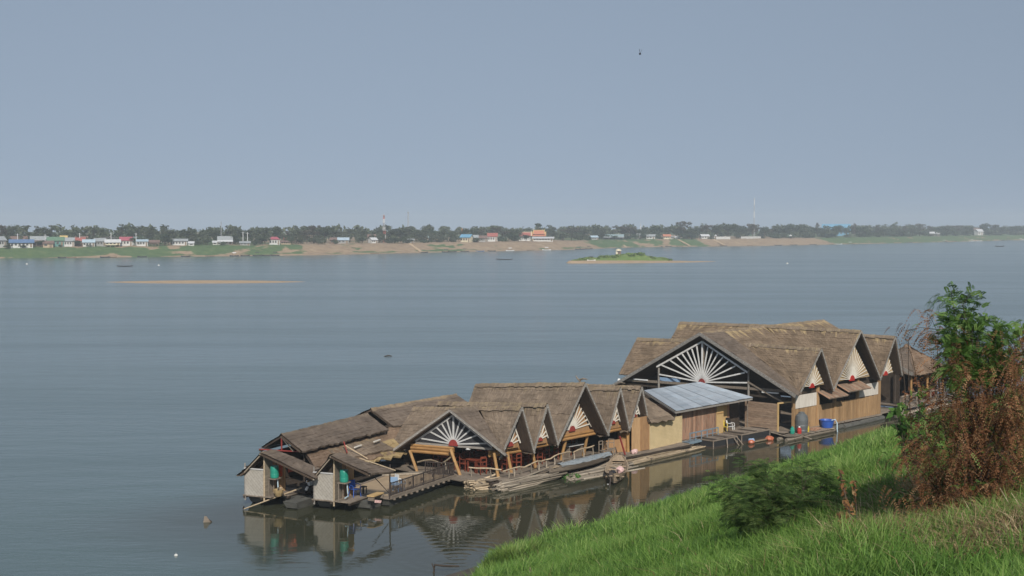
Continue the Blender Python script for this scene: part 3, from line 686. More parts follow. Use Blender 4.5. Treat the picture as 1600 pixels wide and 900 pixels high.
for px, mt, cn in [(97,'dark',None),(112,'wood',None),(164,'dark',None),(176,'wood',None),(222,'dark',None),(290,'dark',None),(328,'wood',None),(366,'dark','white'),(383,'dark',None),(402,'dark','dark'),(416,'dark',None),(430,'dark','dark'),(585,'wood',None),(662,'dark',None),(697,'dark','dark'),(707,'dark',None),(726,'dark','dark'),(750,'blue',None),(768,'dark',None),(797,'white','white'),(829,'wood',None),(854,'white','white'),
                   (905,'dark','dark'),(911,'dark',None),(920,'dark','dark'),(1030,'dark',None),(1044,'dark',None),(1062,'wood',None),(1130,'dark',None),(1172,'wood',None),(1216,'dark',None),(1240,'dark',None),(1270,'dark',None),(1298,'wood',None),(1310,'white',None),(1328,'wood','white'),(1420,'dark',None),(1475,'dark','white'),(1490,'wood',None),(1518,'white','white'),(1529,'white','dark'),(1565,'dark',None),(1574,'dark','dark'),(1594,'white','white')]:
    p = fb(px, 1.); q = p-Vector((p.x, p.y, 0)).normalized()*random.uniform(1.5, 3.5); q.z = -.1
    L_ = 5.2*(p.y/800)**.5
    boat(q, L_, 1.1, .5, random.uniform(-.25, .5), BT[mt], f"{ {'dark':'dark','wood':'brown','blue':'blue','white':'white'}[mt]} boat{' with '+('white' if cn=='white' else 'dark')+' canopy' if cn else ''} moored {sect(px).replace('behind','below').replace('above','below')}", group='boats moored along the far shore', canopy=cn)
boat(at(195, 416.5), 6., .9, .32, R(8), BT['dark'], 'thin dark boat on open water off the left village')
boat(at(788, 406), 7.5, .9, .35, R(-6), BT['dark'], 'dark boat with pale middle crossing the river below the temple', seats=5)
boat(at(1562, 385.5), 8, 1.3, .6, R(12), BT['dark'], 'dark narrow boat on open water at far right', canopy=None)
# floats
for px, py, mt, lab in [(42,413,'white','white float far out near the left edge'),(248,415,'white','white float right of the thin dark boat'),(1230,412,'white','tiny pale float right of the river island'),(275,868,'white','white foam float on the near water at lower left')]:
    p = at(px, py); r_ = .09 if py > 800 else .42*p.y/500
    o = thing('float', lab, 'float', (p.x, p.y, 0)); ORG[o.name] = Vector()
    x = MB(); x.lathe((0, 0, 0), [(r_*.4, -r_*.5), (r_, 0), (r_*.8, r_*.6), (r_*.2, r_*.9)], 8); x.done('body', HM['white'], o, True); x = MB(); x.tube((0, 0, r_*.85), (0, 0, r_*1.5), r_*.15, r_*.1, 5); x.done('stem', HM['rgrey'], o)

# ---------------------------------------------------------------- island and sandbar
SAND = mk('wet sand', (.42, .31, .20), (.31, .22, .14), .3, (1, 3, 1), .9, c3=(.38, .27, .17))
def mound(name, cx, cy, ln, wd, h, mat_, rz=0., n=40, m_=9, pw=1.6, seed=1, shape=None):
    V = []; g = np.random.default_rng(seed)
    for i in range(n+1):
        f = i/n*2-1; prof = shape(f) if shape else (1-abs(f)**2)
        for j in range(m_+1):
            s_ = j/m_*2-1; x = f*ln/2; ww = wd/2*math.sqrt(max(.0, 1-abs(f)**2.4))
            y = s_*ww; z = -.25+(h*prof+.25)*(1-abs(s_)**pw)*(1 if abs(f) < 1 else 0)+.12*h*(float(vnoise(x, y, 3, seed))-.5)*(1-abs(s_))
            V.append((cx+x*math.cos(rz)-y*math.sin(rz), cy+x*math.sin(rz)+y*math.cos(rz), z))
    i, j = np.meshgrid(np.arange(n), np.arange(m_), indexing='ij'); q = i*(m_+1)+j
    F = np.stack([q, q+m_+1, q+m_+2, q+1], -1).reshape(-1, 4)
    return tag(nobj(name, mesh_np(name, np.array(V), F, mat_, smooth=True)), kind='structure')
a, b_ = at(165, 440), at(480, 441)
mound('sandbar', (a.x+b_.x)/2, (a.y+b_.y)/2, (b_-a).length, 30, .42, SAND, .02, 60, 8, 1.2, 3)
a, b_ = at(886, 411.5), at(1125, 409)
mound('river_island', (a.x+b_.x)/2, (a.y+b_.y)/2+4, (b_-a).length, 30, 1.1, SAND, math.atan2(b_.y-a.y, b_.x-a.x), 60, 10, 1.1, 4, lambda f: .9*(1-((f+1)/2)**2))
ISG = mk('island turf', (.13, .20, .045), (.19, .24, .07), .5, (1, 1, 1), .95, c3=(.11, .17, .04))
a, b_ = at(893, 408.5), at(1052, 407)
mound('island_turf', (a.x+b_.x)/2, (a.y+b_.y)/2+5, (b_-a).length, 22, 3.3, ISG, math.atan2(b_.y-a.y, b_.x-a.x), 60, 10, 1.5, 6, lambda f: np.interp(f, [-1, -.6, -.1, .1, .4, .5, .8, 1], [.1, .45, .8, .95, 1., .55, .3, .1]))
c = []; r = []
for k in range(90):
    f = random.uniform(-.95, .95); x = (a.x+b_.x)/2+f*(b_.x-a.x)/2; y = (a.y+b_.y)/2+5+f*(b_.y-a.y)/2+random.uniform(-6, 3)
    c.append((x, y, np.interp(f, [-1, -.6, -.1, .1, .4, .5, .8, 1], [.4, 1.7, 2.6, 3.1, 3.3, 1.9, 1.1, .4])-.5)); r.append(random.uniform(.9, 1.7))
V, F, tn = leaf_cloud(c, r, 3200, .55, .5, 31, shell=.2)
LM_ISL = leaf_mat('island leaves', [(.10, .16, .035), (.15, .22, .05), (.22, .25, .08)])
tag(nobj('island_scrub', mesh_np('island_scrub', V, F, LM_ISL, tn)), 'bright green scrub growing over the low river island', 'scrub', kind='stuff')
p = at(968, 404); o = thing('shelter', 'small pale shelter with a rounded roof on the river island', 'shelter', (p.x, p.y+6, 2.2)); ORG[o.name] = Vector()
x = MB(); x.lathe((0, 0, 0), [(1.5, 1.3), (1.35, 1.8), (.8, 2.2), (.15, 2.4)], 10); x.done('roof', HM['cream'], o)
x = MB(); x.box((.4, 0, .5), (1.5, 1.4, 1.7)); x.done('wall', HM['brown'], o); x = MB(); x.box((-.9, -.2, 0), (.9, 1.1, 2.4)); x.done('sheet', HM['cream'], o)
p = at(924, 410.5); boat((p.x, p.y, .55), 3.6, 1.1, .55, R(5), BT['white'], 'small white boat drawn up on the island shore', canopy='dark')
for px, h in [(1003, 2.6), (1007, 2.2), (1013, 2.9)]:
    p = at(px, 407); x = MB(); x.tube((p.x, p.y, -.5), (p.x+.2, p.y, h), .13, .08, 5); solo(x, 'mooring_stake', HM['rgrey'], 'thin pale stake standing in shallow water at the island tip', 'stake', (p.x, p.y, 0), FW, 'stakes at the island tip')

# things that still share a label get their order from left to right
def order_labels(pred):
    by = {}
    for o in COL.objects:
        if o.parent is None and o.get('label') and pred(o): by.setdefault(o['label'], []).append(o)
    for lab, os_ in by.items():
        if len(os_) < 2: continue
        os_.sort(key=lambda o: o.location.x/o.location.y); n = len(os_)
        names = {2: ['left', 'right'], 3: ['left', 'middle', 'right']}.get(n, ['leftmost', 'second', 'third', 'fourth', 'fifth', 'sixth', 'seventh'][:n-1]+['rightmost'])
        for o, w in zip(os_, names): o['label'] = f"{w} {lab}"
order_labels(lambda o: o.get('category') in ('tree', 'bush', 'boat', 'pole', 'stake'))
# ---------------------------------------------------------------- the air between
hzm = bpy.data.materials.new('haze air'); hzm.use_nodes = True; t = hzm.node_tree
t.nodes.remove(t.nodes['Principled BSDF']); v = node(t, 'ShaderNodeVolumePrincipled')
v.inputs['Color'].default_value = (.82, .92, 1., 1); v.inputs['Density'].default_value = .00032; v.inputs['Anisotropy'].default_value = .0
t.links.new(v.outputs[0], t.nodes['Material Output'].inputs['Volume'])
hb = MB(); hb.box((0, 1500, 20.), (5400, 3400, 46)); hb = hb.done('haze', hzm); hb['kind'] = 'stuff'

# ================================================================ the rafts: materials
TH_MID = thatch_mat('thatch grey brown', (.195, .150, .112), (.36, .285, .21), (.085, .064, .048), .5, (.34, .265, .165))
TH_OLD_SHADE = thatch_mat('thatch old grey and shaded', (.150, .118, .094), (.26, .21, .165), (.07, .055, .043), .3, (.25, .20, .14))  # old thatch; on shore slopes its darker tone is painted shade
TH_RDG = thatch_mat('thatch patched at the ridge', (.19, .140, .098), (.35, .265, .175), (.085, .062, .045), 1.0, (.50, .38, .21))
TH_RED = thatch_mat('thatch bare reddish', (.21, .145, .10), (.33, .24, .17), (.11, .075, .053))
TH_YEL = thatch_mat('thatch fresh fringe', (.34, .25, .13), (.48, .37, .20), (.20, .14, .075))
POLE = mk('yellow varnished pole', (.42, .25, .10), (.27, .155, .065), 3, (4, 4, .6), .5, .12, .1, spec=.4)
BEAM = mk('orange brown beam', (.40, .225, .085), (.24, .13, .055), 3, (.6, .6, 4), .6, .1, .1)
PANEL = mk('thin brown gable boards', (.36, .21, .10), (.25, .145, .075), 3, (5, 1, .6), .75, .15)
SPOKE = mk('white spoke paint', (.70, .665, .60), (.56, .53, .47), 4, rough=.6, rand=.06)
SPOKEG = mk('grey white spoke paint', (.50, .50, .49), (.40, .40, .40), 4, rough=.6, rand=.05)
HUB = mk('dull red hub paint', (.27, .045, .038), (.20, .035, .03), 3, rough=.55)
VERGE = mk('weathered grey board', (.27, .25, .225), (.19, .175, .16), 3, (1, 1, 3), .8, .1)
BULB = mk('white bulbs', (.55, .55, .53), rough=.4)
WOODG = mk('grey weathered timber', (.24, .20, .16), (.15, .12, .095), 3, (.5, 4, 4), .85, .2, .2)
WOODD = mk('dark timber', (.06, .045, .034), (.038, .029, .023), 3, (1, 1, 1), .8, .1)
BAMB = mk('dry bamboo', (.40, .32, .22), (.24, .185, .125), 3, (.5, 5, 5), .7, .45)
BAMBG = mk('grey bamboo', (.30, .26, .205), (.17, .14, .11), 3, (.5, 5, 5), .75, .45)
BOARD = mk('tan wall board', (.36, .235, .125), (.25, .155, .08), 3, (4, 4, .45), .75, .22, .1, c3=(.31, .195, .10))
RBOARD = mk('red brown wall board', (.33, .135, .07), (.17, .08, .05), 3, (4, 4, .4), .8, .3, .1, c3=(.30, .20, .14))
GBOARD = mk('grey horizontal board', (.29, .215, .155), (.17, .115, .08), 2, (1, 1, 4), .85, .16, .15, c3=(.24, .17, .12))
WHITEP = mk('white washed panel', (.62, .585, .53), (.50, .46, .41), 2, (3, 3, .5), .7, .05)
PLY = mk('yellow plywood', (.52, .36, .17), (.43, .29, .13), 1.5, (1, 1, 1), .7, .08)
CONC = mk('floor screed tan', (.36, .27, .175), (.29, .215, .14), 1.3, rough=.85)
IRON = mk('dark rusty iron', (.055, .04, .034), (.035, .028, .025), 5, rough=.6, spec=.5)
HULLM = mk('dark grey boat hull', (.115, .115, .105), (.06, .06, .055), 1.5, (1, 1, 3), .7, .15)
TIN = mk('galvanised sheet', (.30, .35, .40), (.23, .27, .315), 1.1, (.5, 2, 1), .45, .14, spec=.6, c3=(.28, .31, .345))
BLUEP = mk('pale blue rail paint', (.19, .26, .32), (.13, .18, .22), 4, rough=.6)
REDW = mk('red lacquered wood', (.20, .05, .027), (.13, .033, .02), 4, rough=.4, rand=.18, spec=.5)
# woven wall panels: diagonal strips over and under
def weave_mat(name, c1, c2, sc):
    m, t, b = newmat(name); tc = node(t, 'ShaderNodeTexCoord'); w = node(t, 'ShaderNodeTexBrick')
    mp = node(t, 'ShaderNodeMapping'); mp.inputs['Rotation'].default_value = (0, 0, R(45)); mp.inputs['Scale'].default_value = (sc, sc, sc)
    t.links.new(node(t, 'ShaderNodeUVMap').outputs[0], mp.inputs[0]); t.links.new(mp.outputs[0], w.inputs[0])
    w.inputs['Color1'].default_value = (*c1, 1); w.inputs['Color2'].default_value = (*c2, 1); w.inputs['Mortar'].default_value = (*[x*.45 for x in c2], 1)
    w.inputs['Scale'].default_value = 1; w.inputs['Mortar Size'].default_value = .05; w.inputs['Brick Width'].default_value = 1.6; w.inputs['Row Height'].default_value = .5
    n = noise(t, tc.outputs['Object'], 1.6, 5, .7)
    c = mixc(t, .6, w.outputs[0], mixc(t, n, tuple(x*.55 for x in c1), tuple(min(1, x*1.35) for x in c1)), 'MIX')
    t.links.new(c, b.inputs['Base Color']); b.inputs['Roughness'].default_value = .85; b.inputs['Specular IOR Level'].default_value = .2
    bp = node(t, 'ShaderNodeBump'); bp.inputs['Strength'].default_value = .5; bp.inputs['Distance'].default_value = .02
    t.links.new(w.outputs['Fac'], bp.inputs['Height']); bp.invert = True; t.links.new(bp.outputs[0], b.inputs['Normal'])
    return m
WEAVEG = weave_mat('grey woven bamboo', (.34, .315, .275), (.46, .43, .385), 3.4)
WEAVEY = weave_mat('straw woven bamboo', (.56, .44, .25), (.64, .51, .31), 4)
UMB = dict(green=(.02, .26, .19), blue=(.03, .10, .42), lblue=(.28, .42, .62), white=(.75, .75, .74), tank=(.11, .12, .125), orange=(.48, .15, .08), red=(.40, .03, .025), yellow=(.6, .45, .05), pink=(.62, .42, .40), black=(.02, .02, .022), pipe=(.45, .58, .66))
PL = {k: mk('plastic '+k, c, tuple(x*.85 for x in c), 3, rough=.4, spec=.5) for k, c in UMB.items()}
CLOTHO = mk('orange cloth', (.60, .11, .035), (.45, .07, .025), 4, rough=.9)
TARP = mk('blue grey tarpaulin', (.17, .215, .26), (.095, .12, .145), 5, (1, 3, 1), .6, c3=(.24, .26, .27), bump=.4)

UNDERSIDE = mk('smoke and shade darkened underside of thatch', (.085, .06, .043), (.05, .036, .027), 3, (1, 5, 1), .95)  # colour darkened for smoke stain and for shade painted in
# ---------------------------------------------------------------- raft building blocks
def thatch(mb, A, B, C, D, course=.33, seg=.28, rag=.065, thick=.09, sag=0., fringe=.16):
    """overlapping ragged courses of straw on the slope with ridge A-B and eave D-C, a plate below them"""
    A, B, C, D = map(Vector, (A, B, C, D))
    n = (B-A).cross(D-A).normalized()
    if n.z < 0: n = -n
    ls = max((D-A).length, (C-B).length); lu = max((B-A).length, (C-D).length)
    nc = max(2, round(ls/course)); nu = max(3, int(lu/seg))
    so_ = random.uniform(0, 60)
    P = lambda u, v: (A.lerp(B, u)).lerp(D.lerp(C, u), v)+n*(.08*(float(vnoise(u*lu+so_, v*ls, 1.7, 31))-.5)+.05*(float(vnoise(u*lu+so_, v*ls, .6, 32))-.5))
    for i in range(nc):
        last = i == nc-1; lift = .022+.02*random.random()
        top = []; low = []; but = []
        for j in range(nu+1):
            u = j/nu; v0 = max(0, i/nc-.02); v1 = (i+1)/nc+(.35*course+random.uniform(-rag, rag))/ls+(random.uniform(0, fringe)/ls if last else 0)
            h = lift+random.uniform(-.012, .018)
            top.append((P(u, v0)+n*.015, (u*lu, v0*ls))); low.append((P(u, v1)+n*h, (u*lu, v1*ls))); but.append((P(u, v1)-n*(.07 if last else .0), (u*lu, v1*ls+.12)))
        for j in range(nu):
            q = [top[j], top[j+1], low[j+1], low[j]]; mb.face([p for p, _ in q], [w for _, w in q])
            q = [low[j], low[j+1], but[j+1], but[j]]; mb.face([p for p, _ in q], [w for _, w in q])
    return [p-n*.05 for p in (A, B, C, D)], thick
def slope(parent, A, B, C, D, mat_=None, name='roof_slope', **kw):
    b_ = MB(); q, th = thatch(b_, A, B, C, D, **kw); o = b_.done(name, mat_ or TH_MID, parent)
    l_ = MB(); l_.slab(*q, th); l_.done('roof_underside', UNDERSIDE, o)
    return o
def ridge_cap(parent, A, B, mat_=None, w=.22):
    b_ = MB(); A, B = Vector(A), Vector(B); d = (B-A); n = max(2, int(d.length/.3)); s = Vector((-d.y, d.x, 0)).normalized()
    for k in range(n):
        p, q = A+d*(k/n), A+d*((k+1)/n); h0, h1 = random.uniform(.05, .1), random.uniform(.05, .1); ww = w*random.uniform(.85, 1.2)
        for sg in (-1, 1): b_.face([p+Vector((0, 0, h0)), q+Vector((0, 0, h1)), q+s*sg*ww-Vector((0, 0, ww*.9-.05)), p+s*sg*ww-Vector((0, 0, ww*.9-.05))], [(k*.3, 0), (k*.3+.3, 0), (k*.3+.3, .4), (k*.3, .4)])
    return b_.done('ridge_cap', mat_ or TH_MID, parent)
def barge(parent, A, B, mat_=None, out=(0, -1, 0), w=.13):
    """verge board from apex A to eave B with a string of small white bulbs along it"""
    A, B, out = Vector(A), Vector(B), Vector(out); b_ = MB()
    d = (B-A).normalized(); up = d.cross(out).normalized(); up = up if up.z > 0 else -up
    a, e = A+out*.03+up*.05, B+d*.12+out*.03+up*.05
    b_.hexa([a-up*w, a-up*w+out*.04, e-up*w+out*.04, e-up*w, a, a+out*.04, e+out*.04, e])
    o = b_.done('barge_board', mat_ or VERGE, parent)
    b_ = MB(); n = int((B-A).length/.34)
    for k in range(n): p = A.lerp(B, (k+.5)/n)+out*.09-up*.04; b_.box(p, (.032, .032, .032))
    b_.done('bulb_string', BULB, o, kind='stuff')
    return o
def gable_roof(parent, aF, aB, lF, lB, rF, rB, mat_=None, out=(0, -1, 0), barges=True, cap=True, mr=None):
    """front apex, back apex, left and right eaves front and back"""
    slope(parent, aB, aF, lF, lB, mat_); slope(parent, aF, aB, rB, rF, mr or mat_)
    if cap: ridge_cap(parent, aF, aB, TH_MID)
    if barges: barge(parent, aF, lF, out=out); barge(parent, aF, rF, out=out)
def fan(parent, hub, ux, out, w, h, n, panel=None, spoke_m=None, rim=True, lo=0., hubr=.28, wid=.075, a0=8, frame_m=None, hubm=None, side=0.):
    """a sunburst gable: board triangle, spokes from the hub to its edges, half round hub"""
    hub, ux, out = Vector(hub), Vector(ux).normalized(), Vector(out).normalized(); Z = Vector((0, 0, 1))
    if panel:
        b_ = MB(); q = [hub-ux*w-Z*lo, hub+ux*w-Z*lo, hub+Z*h]
        b_.face([p+out*.0 for p in q]); b_.face([p-out*.04 for p in q][::-1])
        for i in range(3): b_.face([q[i], q[(i+1) % 3], q[(i+1) % 3]-out*.04, q[i]-out*.04])
        b_.done('gable_panel', panel, parent)
    sm_ = spoke_m or SPOKE
    for k in range(n):
        th = R(a0+(180-2*a0)*k/(n-1)); c_, s_ = math.cos(th), math.sin(th)
        tt = min(h/(s_+abs(c_)*(h-side)/w), w/max(1e-3, abs(c_)))*.97; d = ux*c_+Z*s_
        b_ = MB(); b_.bar(hub+d*hubr*.7+out*.05, hub+d*tt+out*.05, wid*(1.35 if abs(th-math.pi/2) < .02 else 1), .04, up=out); b_.done('spoke', sm_, parent)
    if rim:
        for sx in (-1, 1):
            b_ = MB(); b_.bar(hub+ux*w*sx+out*.06, hub+Z*h+out*.06, wid*1.2, .05, up=out); b_.done('fan_edge', frame_m or sm_, parent)
    b_ = MB(); K = 9; top = [hub+ux*hubr*math.cos(math.pi*k/K)+Z*(hubr*1.25*math.sin(math.pi*k/K)-.1)+out*.12 for k in range(K+1)]; bot = [p-out*.14 for p in top]
    b_.face(top); b_.face(bot[::-1])
    for k in range(K+1): k2 = (k+1) % (K+1); b_.face([top[k], bot[k], bot[k2], top[k2]])
    b_.done('fan_hub', hubm or HUB, parent)
def boards(parent, P0, P1, z0, z1, w, mat_, name='board', horizontal=False, thick=.03, jit=.006, ztop=None):
    """a wall of single boards between the floor points P0 and P1"""
    P0, P1 = Vector((*P0[:2], 0)), Vector((*P1[:2], 0)); L_ = (P1-P0).length; d = (P1-P0)/L_; a = math.atan2(d.y, d.x); nrm = Vector((d.y, -d.x, 0))
    n = max(1, round((z1-z0 if horizontal else L_)/w)); o0 = ORG[parent.name]; w = (z1-z0 if horizontal else L_)/n
    b_ = MB(); b_.box((0, 0, 0), (L_, thick, w*.95) if horizontal else (w*.95, thick, z1-z0)); first = None
    for k in range(n):
        c = P0+d*(L_/2)+Vector((0, 0, z0+w*(k+.5))) if horizontal else P0+d*(w*(k+.5))+Vector((0, 0, (z0+z1)/2+random.uniform(-.02, .02)))
        c = c+nrm*random.uniform(-jit, jit)
        if first is None:
            first = b_.done(name, mat_, None); o = first
        else: o = first.copy(); COL.objects.link(o)
        o.parent = parent; o.location = c-o0; o.rotation_euler = (random.uniform(-.004, .004), 0, a); ORG[o.name] = o0
    return first
def panel(parent, P0, P1, z0, z1, mat_, name='wall_panel', thick=.05, z0b=None, z1b=None):
    """one sheet between two floor points, with its own UV in metres"""
    P0, P1 = Vector((*P0[:2], 0)), Vector((*P1[:2], 0)); d = (P1-P0).normalized(); n = Vector((d.y, -d.x, 0))*thick/2; L_ = (P1-P0).length
    z0b = z0 if z0b is None else z0b; z1b = z1 if z1b is None else z1b; Z = Vector((0, 0, 1)); b_ = MB()
    f = [P0+Z*z0+n, P1+Z*z0b+n, P1+Z*z1b+n, P0+Z*z1+n]; bk = [p-2*n for p in f]; uv = [(0, z0), (L_, z0b), (L_, z1b), (0, z1)]
    b_.face(f, uv); b_.face(bk[::-1], uv[::-1])
    for i in range(4): j = (i+1) % 4; b_.face([f[i], bk[i], bk[j], f[j]], [uv[i], uv[i], uv[j], uv[j]])
    return b_.done(name, mat_, parent)
def part(parent, name, mat_, fn, smooth=False, kind=None):
    b_ = MB(); fn(b_); return b_.done(name, mat_, parent, smooth, kind)
def post(parent, a, b_, r=.09, mat_=None, name='post'): return part(parent, name, mat_ or POLE, lambda m: m.tube(a, b_, r, r*.88, 7))
def bar_(parent, name, mat_, a, b_, w, h=None): return part(parent, name, mat_, lambda m: m.bar(a, b_, w, h))
def pontoon(parent, x, y, L_, w, h, mat_=None):
    """flat ended punt hull along x, raked bow, starting at x"""
    def f(m):
        s = [(x-.25, w*.5, h, .18*h), (x+.35, w*.46, h*.95, -.25), (x+L_, w*.46, h*.95, -.25)]
        r_ = [[Vector((a, y-q, z)), Vector((a+.15, y-q*.72, zb)), Vector((a+.15, y+q*.72, zb)), Vector((a, y+q, z))] for a, q, z, zb in s]
        for p, q in zip(r_, r_[1:]):
            for k in range(4): m.face([p[k], q[k], q[(k+1) % 4], p[(k+1) % 4]])
        m.face(r_[0]); m.face(r_[-1][::-1])
    return part(parent, 'pontoon_hull', mat_ or HULLM, f)

# ---------------------------------------------------------------- huts and open deck (frame F2)
def hut(nm, label, ox, oy, rA, rB, eC, eD, lC, lD, fx1, doorm, notch=False):
    """ox, oy: foot of the corner post; walls, floor and roof given in the F2 frame"""
    h = thing('floating_hut', label, 'hut', (ox, oy, 0), F2)
    n = 12; x0, x1, y0, y1 = ox-.05, ox+fx1, oy-1.05, oy+1.35
    for k in range(n):
        yy = y0+(y1-y0)*(k+.5)/n; xs = x0+(.85 if notch and yy < oy-.52 else 0)
        part(h, 'floor_plank', WOODG, lambda m: m.box(((xs+x1)/2, yy, .56+random.uniform(-.008, .008)), (x1-xs, (y1-y0)/n*.94, .06)))
    for yy in (y0+.1, (y0+y1)/2, y1-.1): bar_(h, 'joist', WOODD, (x0-.02+(.85 if notch and yy < oy-.5 else 0), yy, .47), (x1, yy, .47), .10, .12)
    panel(h, (ox, oy+1.2), (ox, oy+.04), .52, 2.02, WEAVEG, 'woven_panel')
    bar_(h, 'panel_rail', SPOKEG, (ox-.04, oy+1.24, 2.03), (ox-.04, oy, 2.03), .07, .06)
    post(h, (ox, oy, .3), (ox, oy-.02, 2.92), .05, BAMB, 'corner_post'); post(h, (ox, oy+1.22, .3), (ox, oy+1.22, 2.3), .05, VERGE, 'corner_post')
    panel(h, (ox+.05, oy-.02), (ox+.75, oy-.02), .55, 2.9, BAMBG, 'side_wall')
    panel(h, (ox+.95, oy+.15), (ox+1.75, oy-.1), .58, 2.35, doorm, 'back_board', .06); panel(h, (ox+1.2, oy+.06), (ox+1.23, oy+.05), .58, 2.35, WOODD, 'board_joint', .08)
    panel(h, (ox+.75, oy+.15), (ox+.97, oy+.15), .58, 2.5, WOODD, 'opening_shade_panel')  # dark panel stands in for the shade inside the opening
    panel(h, (ox+.95, oy+.16), (ox+1.75, oy-.09), 2.36, 2.62, WOODD, 'lintel_board')
    panel(h, (ox+.1, oy+1.25), (ox+1.9, oy+1.3), .55, 2.1, WOODD, 'rear_wall')
    post(h, (ox+1.78, oy-.12, .5), (ox+1.78, oy-.12, 2.4), .05, POLE)
    slope(h, rA, rB, eC, eD, TH_OLD_SHADE, course=.3, rag=.03); slope(h, rB, rA, lD, lC, TH_OLD_SHADE, course=.3, rag=.03)
    bar_(h, 'ridge_pole', BAMBG, Vector(rA)-Vector((0, 0, .1)), Vector(rB)-Vector((0, 0, .1)), .07)
    bar_(h, 'rafter', BAMBG, Vector(rA)-Vector((-.15, 0, .14)), Vector(eD)-Vector((-.15, 0, .14)), .06); bar_(h, 'rafter', BAMBG, Vector(rA)-Vector((-.15, 0, .14)), Vector(lC)-Vector((-.15, 0, .14)), .06)
    return h
h1 = hut('h1', 'left of the two small thatched huts, orange cloths hanging at its back', -2.62, 6.25, (-3.0, 6.25, 3.02), (-1.95, 6.05, 3.02), (-1.25, 3.75, 2.13), (-2.75, 3.1, 1.86), (-2.95, 7.62, 1.74), (-1.6, 7.6, 1.7), 2.6, PANEL, True)
h2 = hut('h2', 'small thatched hut beside the railed deck, blue chair on its porch', -2.1, 2.22, (-2.5, 2.2, 3.08), (-1.4, 2.2, 3.05), (-.5, -.38, 2.07), (-2.3, .02, 2.24), (-2.4, 3.52, 1.70), (-1.1, 3.6, 1.68), 2.4, PANEL)
for ox, oy in ((-2.62, 6.25), (-2.1, 2.22)):
    hh = h1 if oy > 5 else h2
    pontoon(hh, ox+.75, oy+.95, 4.5, 1.0, .48); pontoon(hh, ox+1.3, oy-1.05, 4.5, 1.15, .46)
post(h2, (-.05, .02, .5), (-.05, -.02, 2.35), .04, IRON, 'iron_post'); bar_(h2, 'brace', IRON, (-.05, .05, .8), (-.9, .6, 1.9), .035); bar_(h2, 'eave_pole', BAMB, (-1.0, 1.3, 2.75), (-.3, -.5, 2.1), .05)
# deck
dk = thing('floating_deck', 'open raft deck with a tan floor and dark iron railing', 'deck', (3.4, 1.5, 0), F2)
DC = [Vector((.0, 0, .55)), Vector((7.1, -.34, .55)), Vector((6.85, 1.5, .55)), Vector((5.5, 3.35, .55)), Vector((.05, 3.2, .55))]
def f(m):
    m.face(DC[:]); lo = [p-Vector((0, 0, .10)) for p in DC]; m.face(lo[::-1])
    for i in range(5): j = (i+1) % 5; m.face([DC[i], lo[i], lo[j], DC[j]])
part(dk, 'floor_sheet', CONC, f)
for a, b_ in ((0, 1), (2, 3), (3, 4), (4, 0)): bar_(dk, 'edge_beam', WOODG, DC[a]-Vector((0, 0, .02)), DC[b_]-Vector((0, 0, .02)), .12, .16)
for k in range(12):
    p = DC[0].lerp(DC[1], (k+.5)/12); bar_(dk, 'joist_end', WOODG, p+Vector((0, -.14, -.13)), p+Vector((0, .5, -.13)), .09, .09)
def railing(parent, a, b_, h=.72, n=None, mat_=None, posts=6):
    a, b_ = Vector(a), Vector(b_); L_ = (b_-a).length; Z = Vector((0, 0, 1)); mat_ = mat_ or IRON
    bar_(parent, 'top_rail', mat_, a+Z*h, b_+Z*h, .05, .05); bar_(parent, 'bottom_rail', mat_, a+Z*.08, b_+Z*.08, .04, .04)
    for k in range(posts+1): p = a.lerp(b_, k/posts); bar_(parent, 'rail_post', mat_, p, p+Z*(h+.06), .05)
    n = n or int(L_/.14)
    def f(m):
        for k in range(1, n):
            p = a.lerp(b_, k/n); m.bar(p+Z*.08, p+Z*h, .03)
            if k % 9 in (4, 5): m.bar(p+Z*.3, p+Z*.5+(b_-a)/n*.8, .02); m.bar(p+Z*.5, p+Z*.3+(b_-a)/n*.8, .02)
    part(parent, 'baluster_row', mat_, f, kind='stuff')
railing(dk, (.15, .05, .57), (7.05, -.28, .57), posts=6)
railing(dk, (7.0, -.2, .57), (6.8, 1.45, .57), posts=2)
railing(dk, (.9, 3.12, .57), (-.6, 4.9, .57), posts=2)
pontoon(dk, .3, .55, 6.6, .9, .42); pontoon(dk, .1, 2.7, 6., .9, .42); pontoon(dk, -2.4, 4.6, 5., .9, .42)
for k in range(5): bar_(dk, 'edge_pole', BAMBG, (5.2+.35*k, 3.45+.1*k-.35*k, .62), (7.0, 1.2+.12*k, .62), .09, .09)
# the lower boat house between the huts: dark platform
pf = thing('floating_platform', 'dark plank platform lying between the two small huts', 'platform', (.6, 4.6, 0), F2)
for k in range(9): part(pf, 'plank', WOODD, lambda m: m.box((1.0, 3.45+.28*k, .52+random.uniform(-.008, .008)), (3.2, .26, .06)))
pontoon(pf, -.4, 4.3, 4.2, .8, .4)

# ---------------------------------------------------------------- long thatched sheds (F2 and F1)
s1 = thing('thatched_shed', 'long low thatched shed with a patched lower roof behind the two huts', 'shed', (4.9, 6.5, 0), F2)
slope(s1, (.15, 7, 3.46), (9.7, 7, 3.40), (9.15, 5.35, 2.66), (-.35, 5.4, 2.77), TH_OLD_SHADE, sag=.0, rag=.06)
slope(s1, (9.7, 7, 3.40), (.15, 7, 3.46), (.9, 8.7, 2.62), (9.7, 8.7, 2.6), TH_OLD_SHADE); ridge_cap(s1, (.15, 7, 3.46), (9.7, 7, 3.40), TH_OLD_SHADE)
slope(s1, (.6, 5.75, 2.52), (9.6, 5.7, 2.42), (7.9, 3.98, 1.52), (-1.25, 4.0, 2.16), TH_RED, name='lower_roof', course=.5, rag=.08)
slope(s1, (4.2, 4.75, 2.10), (9.2, 4.9, 2.12), (8.6, 3.75, 1.42), (3.6, 3.85, 1.64), TH_YEL, name='roof_patch', course=.4, fringe=.25)
